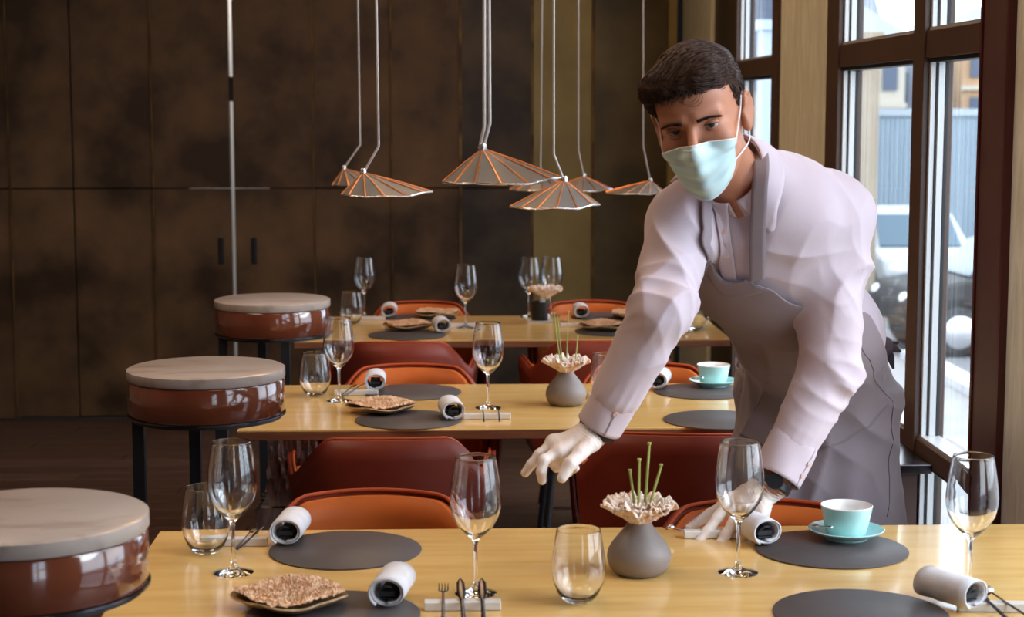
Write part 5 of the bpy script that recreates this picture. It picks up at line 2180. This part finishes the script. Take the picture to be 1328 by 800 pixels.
# waist tie and knot at the back
vs = []
wc_ = pel + WN * waist_h + RP @ np.array([.03, 0, 0])
b1_ = np.cross(WN, RP[:, 1])
b1_ /= np.linalg.norm(b1_)
b2_ = np.cross(WN, b1_)
pts = []
for k in range(73):
    an = 2 * PI * k / 72
    d_ = Vector(b1_ * math.cos(an) + b2_ * math.sin(an))
    hit = BVH_APR.ray_cast(Vector(wc_) + d_ * .35 - Vector(WN) * .004, -d_)
    pts.append(hit[0] + d_ * .0045 if hit[0] is not None else Vector(wc_) + d_ * .15)
for _ in range(4):
    pts = [(pts[i - 1] + pts[i] * 2 + pts[(i + 1) % 73]) / 4 for i in range(73)]
pts[-1] = pts[0]
b = MB()
for i, p in enumerate(pts):
    for h in (-.020, .020):
        b.v.append(tuple(p + Vector(WN) * h))
for i in range(72):
    b.f.append((2 * i, 2 * i + 1, 2 * i + 3, 2 * i + 2))
wobj(b, 'waist_band', M['apron'], apron, solid=.002)
kp = at(1150, 449, Y=3.60)
kb_ = MB()
kb_.ball(kp, (.014, .018, .020), 14, 10)
for (dx, dz, dy, w2) in ((.030, -.012, 0, .014), (.028, .006, .01, .011), (.018, -.05, .01, .012)):
    kb_.tube([kp, kp + Vector((dx * .5, dy, dz * .4)), kp + Vector((dx, dy, dz))], [.006, w2, .003], 10, flat=.3)
wobj(kb_, 'bow_knot', M['seam'], apron)
# seams on the apron
for poly in (((1153, 470), (1156, 520), (1157, 570), (1152, 620), (1147, 680)), ((962, 506), (975, 524), (1000, 534)), ((958, 459), (985, 470), (1015, 475), (1040, 476))):
    pts = [surf(x, y, .0018, BVH_APR) for x, y in poly]
    fine = []
    for a, b_ in zip(pts[:-1], pts[1:]):
        for q_ in range(6):
            pp_ = a.lerp(b_, q_ / 6)
            h_ = BVH_APR.find_nearest(pp_)
            fine.append(h_[0] + h_[1] * .0030)
    wobj(MB().tube(fine, .0008, 5), 'seam_line', M['seam'], apron)

# --- trousers and shoes (below the apron)
Tf = Field(np.array([pel[0] - .26, pel[1] - .26, .03]), np.array([pel[0] + .26, pel[1] + .26, pel[2] + .02]), .006)
Tf.ell(pel + RP @ np.array([.012, 0, 0]), RP, (.128, .088, .12), .04)
shoes = []
for s_, fx in ((-1, -.02), (1, .03)):
    hip = pel + RP @ np.array([s_ * .085, 0, -.04])
    kn_ = np.array([hip[0] + fx, hip[1] - .02, .50])
    an_ = np.array([hip[0] + fx * 1.2, hip[1] + .02, .09])
    Tf.cone(hip, .072, kn_, .062, .03)
    Tf.cone(kn_, .068, an_, .060, .02)
    shoes.append(an_)
tV, tF = Tf.mesh('trousers')
tV = tV + ((.003 * nz3(tV, 20, 5, 2))[:, None] * vnormals(tV, tF))
to_obj(tV, tF, 'trousers', M['trousers'], man, OFF)
for an_ in shoes:
    Hf = Field(an_ - .22, an_ + .18, .004)
    fw = RP @ np.array([0, -1.0, 0])
    c0 = np.array([an_[0], an_[1], .048])
    Hf.cone(c0 - fw * .05, .040, c0 + fw * .10, .042, .02)
    Hf.cone(c0 + fw * .10, .042, c0 + fw * .15 - np.array([0, 0, .006]), .036, .02)
    Hf.cone(c0 - fw * .02, .040, c0 + np.array([0, 0, .05]), .045, .02)
    Hf.op(Hf.lo, Hf.lo + Hf.h * (Hf.n - 1), lambda P: .0045 - P[..., 2], .001, 'max')
    hv, hf = Hf.mesh('shoe')
    to_obj(hv, hf, 'shoe', M['shoe'], man, OFF)

# --- gloves
for H, wr_, nm in ((HANDR, wrR, 'R'), (HANDL, wrL, 'L')):
    pts = np.array(chain([p for p, r in H['palm']]) + [q for f in H['fingers'] for q in chain(f[0])] + [wr_])
    Gf = Field(pts.min(0) - .045, pts.max(0) + .045, .0015)
    hand_ops(Gf, H, 0.0, wr_)
    # cut at the wrist
    ax_ = (chain([H['palm'][0][0]])[0] - wr_)
    ax_ = (v3(at(*[H['palm'][1][0][0], H['palm'][1][0][1]], Y=H['palm'][1][0][2])) - wr_)
    ax_ /= np.linalg.norm(ax_)
    gv, gf = Gf.mesh('glove')
    gv = relax(gv, gf, 2, .5)
    gn = vnormals(gv, gf)
    back = np.array(pts[0])
    wrk = np.exp(-((gv - wr_) @ ax_ / .035) ** 2)
    gv = gv + ((.0006 * wrk * np.sin(((gv - wr_) @ ax_) * 1000 + 3.5 * nz3(gv, 50, 8, 2)) + .0005 * nz3(gv, 120, 9, 3)))[:, None] * gn
    cc = gv[gf].mean(1)
    gf = gf[((cc - wr_) @ ax_) > -.012]
    gl = to_obj(gv, gf, 'glove', M['glove'], man, OFF)
    # finger nails showing as flatter patches under the glove
# wrist bands
def band(c, ax_, r, w_, name, mat, sq=1.0):
    c, ax_ = Vector(c), Vector(ax_).normalized()
    u_ = ax_.orthogonal().normalized()
    w2 = ax_.cross(u_)
    b_ = MB()
    prof = [(r, -w_), (r + .003, -w_ * .8), (r + .003, w_ * .8), (r, w_), (r - .001, 0)]
    T = Matrix.Translation(c) @ ax_.to_track_quat('Z', 'Y').to_matrix().to_4x4()
    b_.lathe(prof + [prof[0]], 40, M=T)
    return wobj(b_, name, mat)


aR = wrR - elR
aL = wrL - elL
bR = band(wrR + aR / np.linalg.norm(aR) * .006, aR, .0325, .004, 'bracelet', M['strap'])
hr = chain([HANDR['palm'][1][0]])[0] - wrR
bR2 = band(wrR + aR / np.linalg.norm(aR) * .012, aR + hr * .3, .0310, .0022, 'bracelet', M['strap'])
wt = band(wrL + aL / np.linalg.norm(aL) * .008, aL, .0335, .0085, 'watch_strap', M['strap'])
wd = (Vector((.15, -.75, .65)) - Vector(aL).normalized() * Vector((.15, -.75, .65)).dot(Vector(aL).normalized())).normalized()
T = Matrix.Translation(Vector(wrL + aL / np.linalg.norm(aL) * .008) + wd * .0355) @ wd.to_track_quat('Z', 'Y').to_matrix().to_4x4()
wobj(MB().lathe([(0, -.004), (.015, -.004), (.016, .0), (.015, .004), (0, .004)][::-1], 28, M=T), 'watch_case', M['gunmetal'], wt)
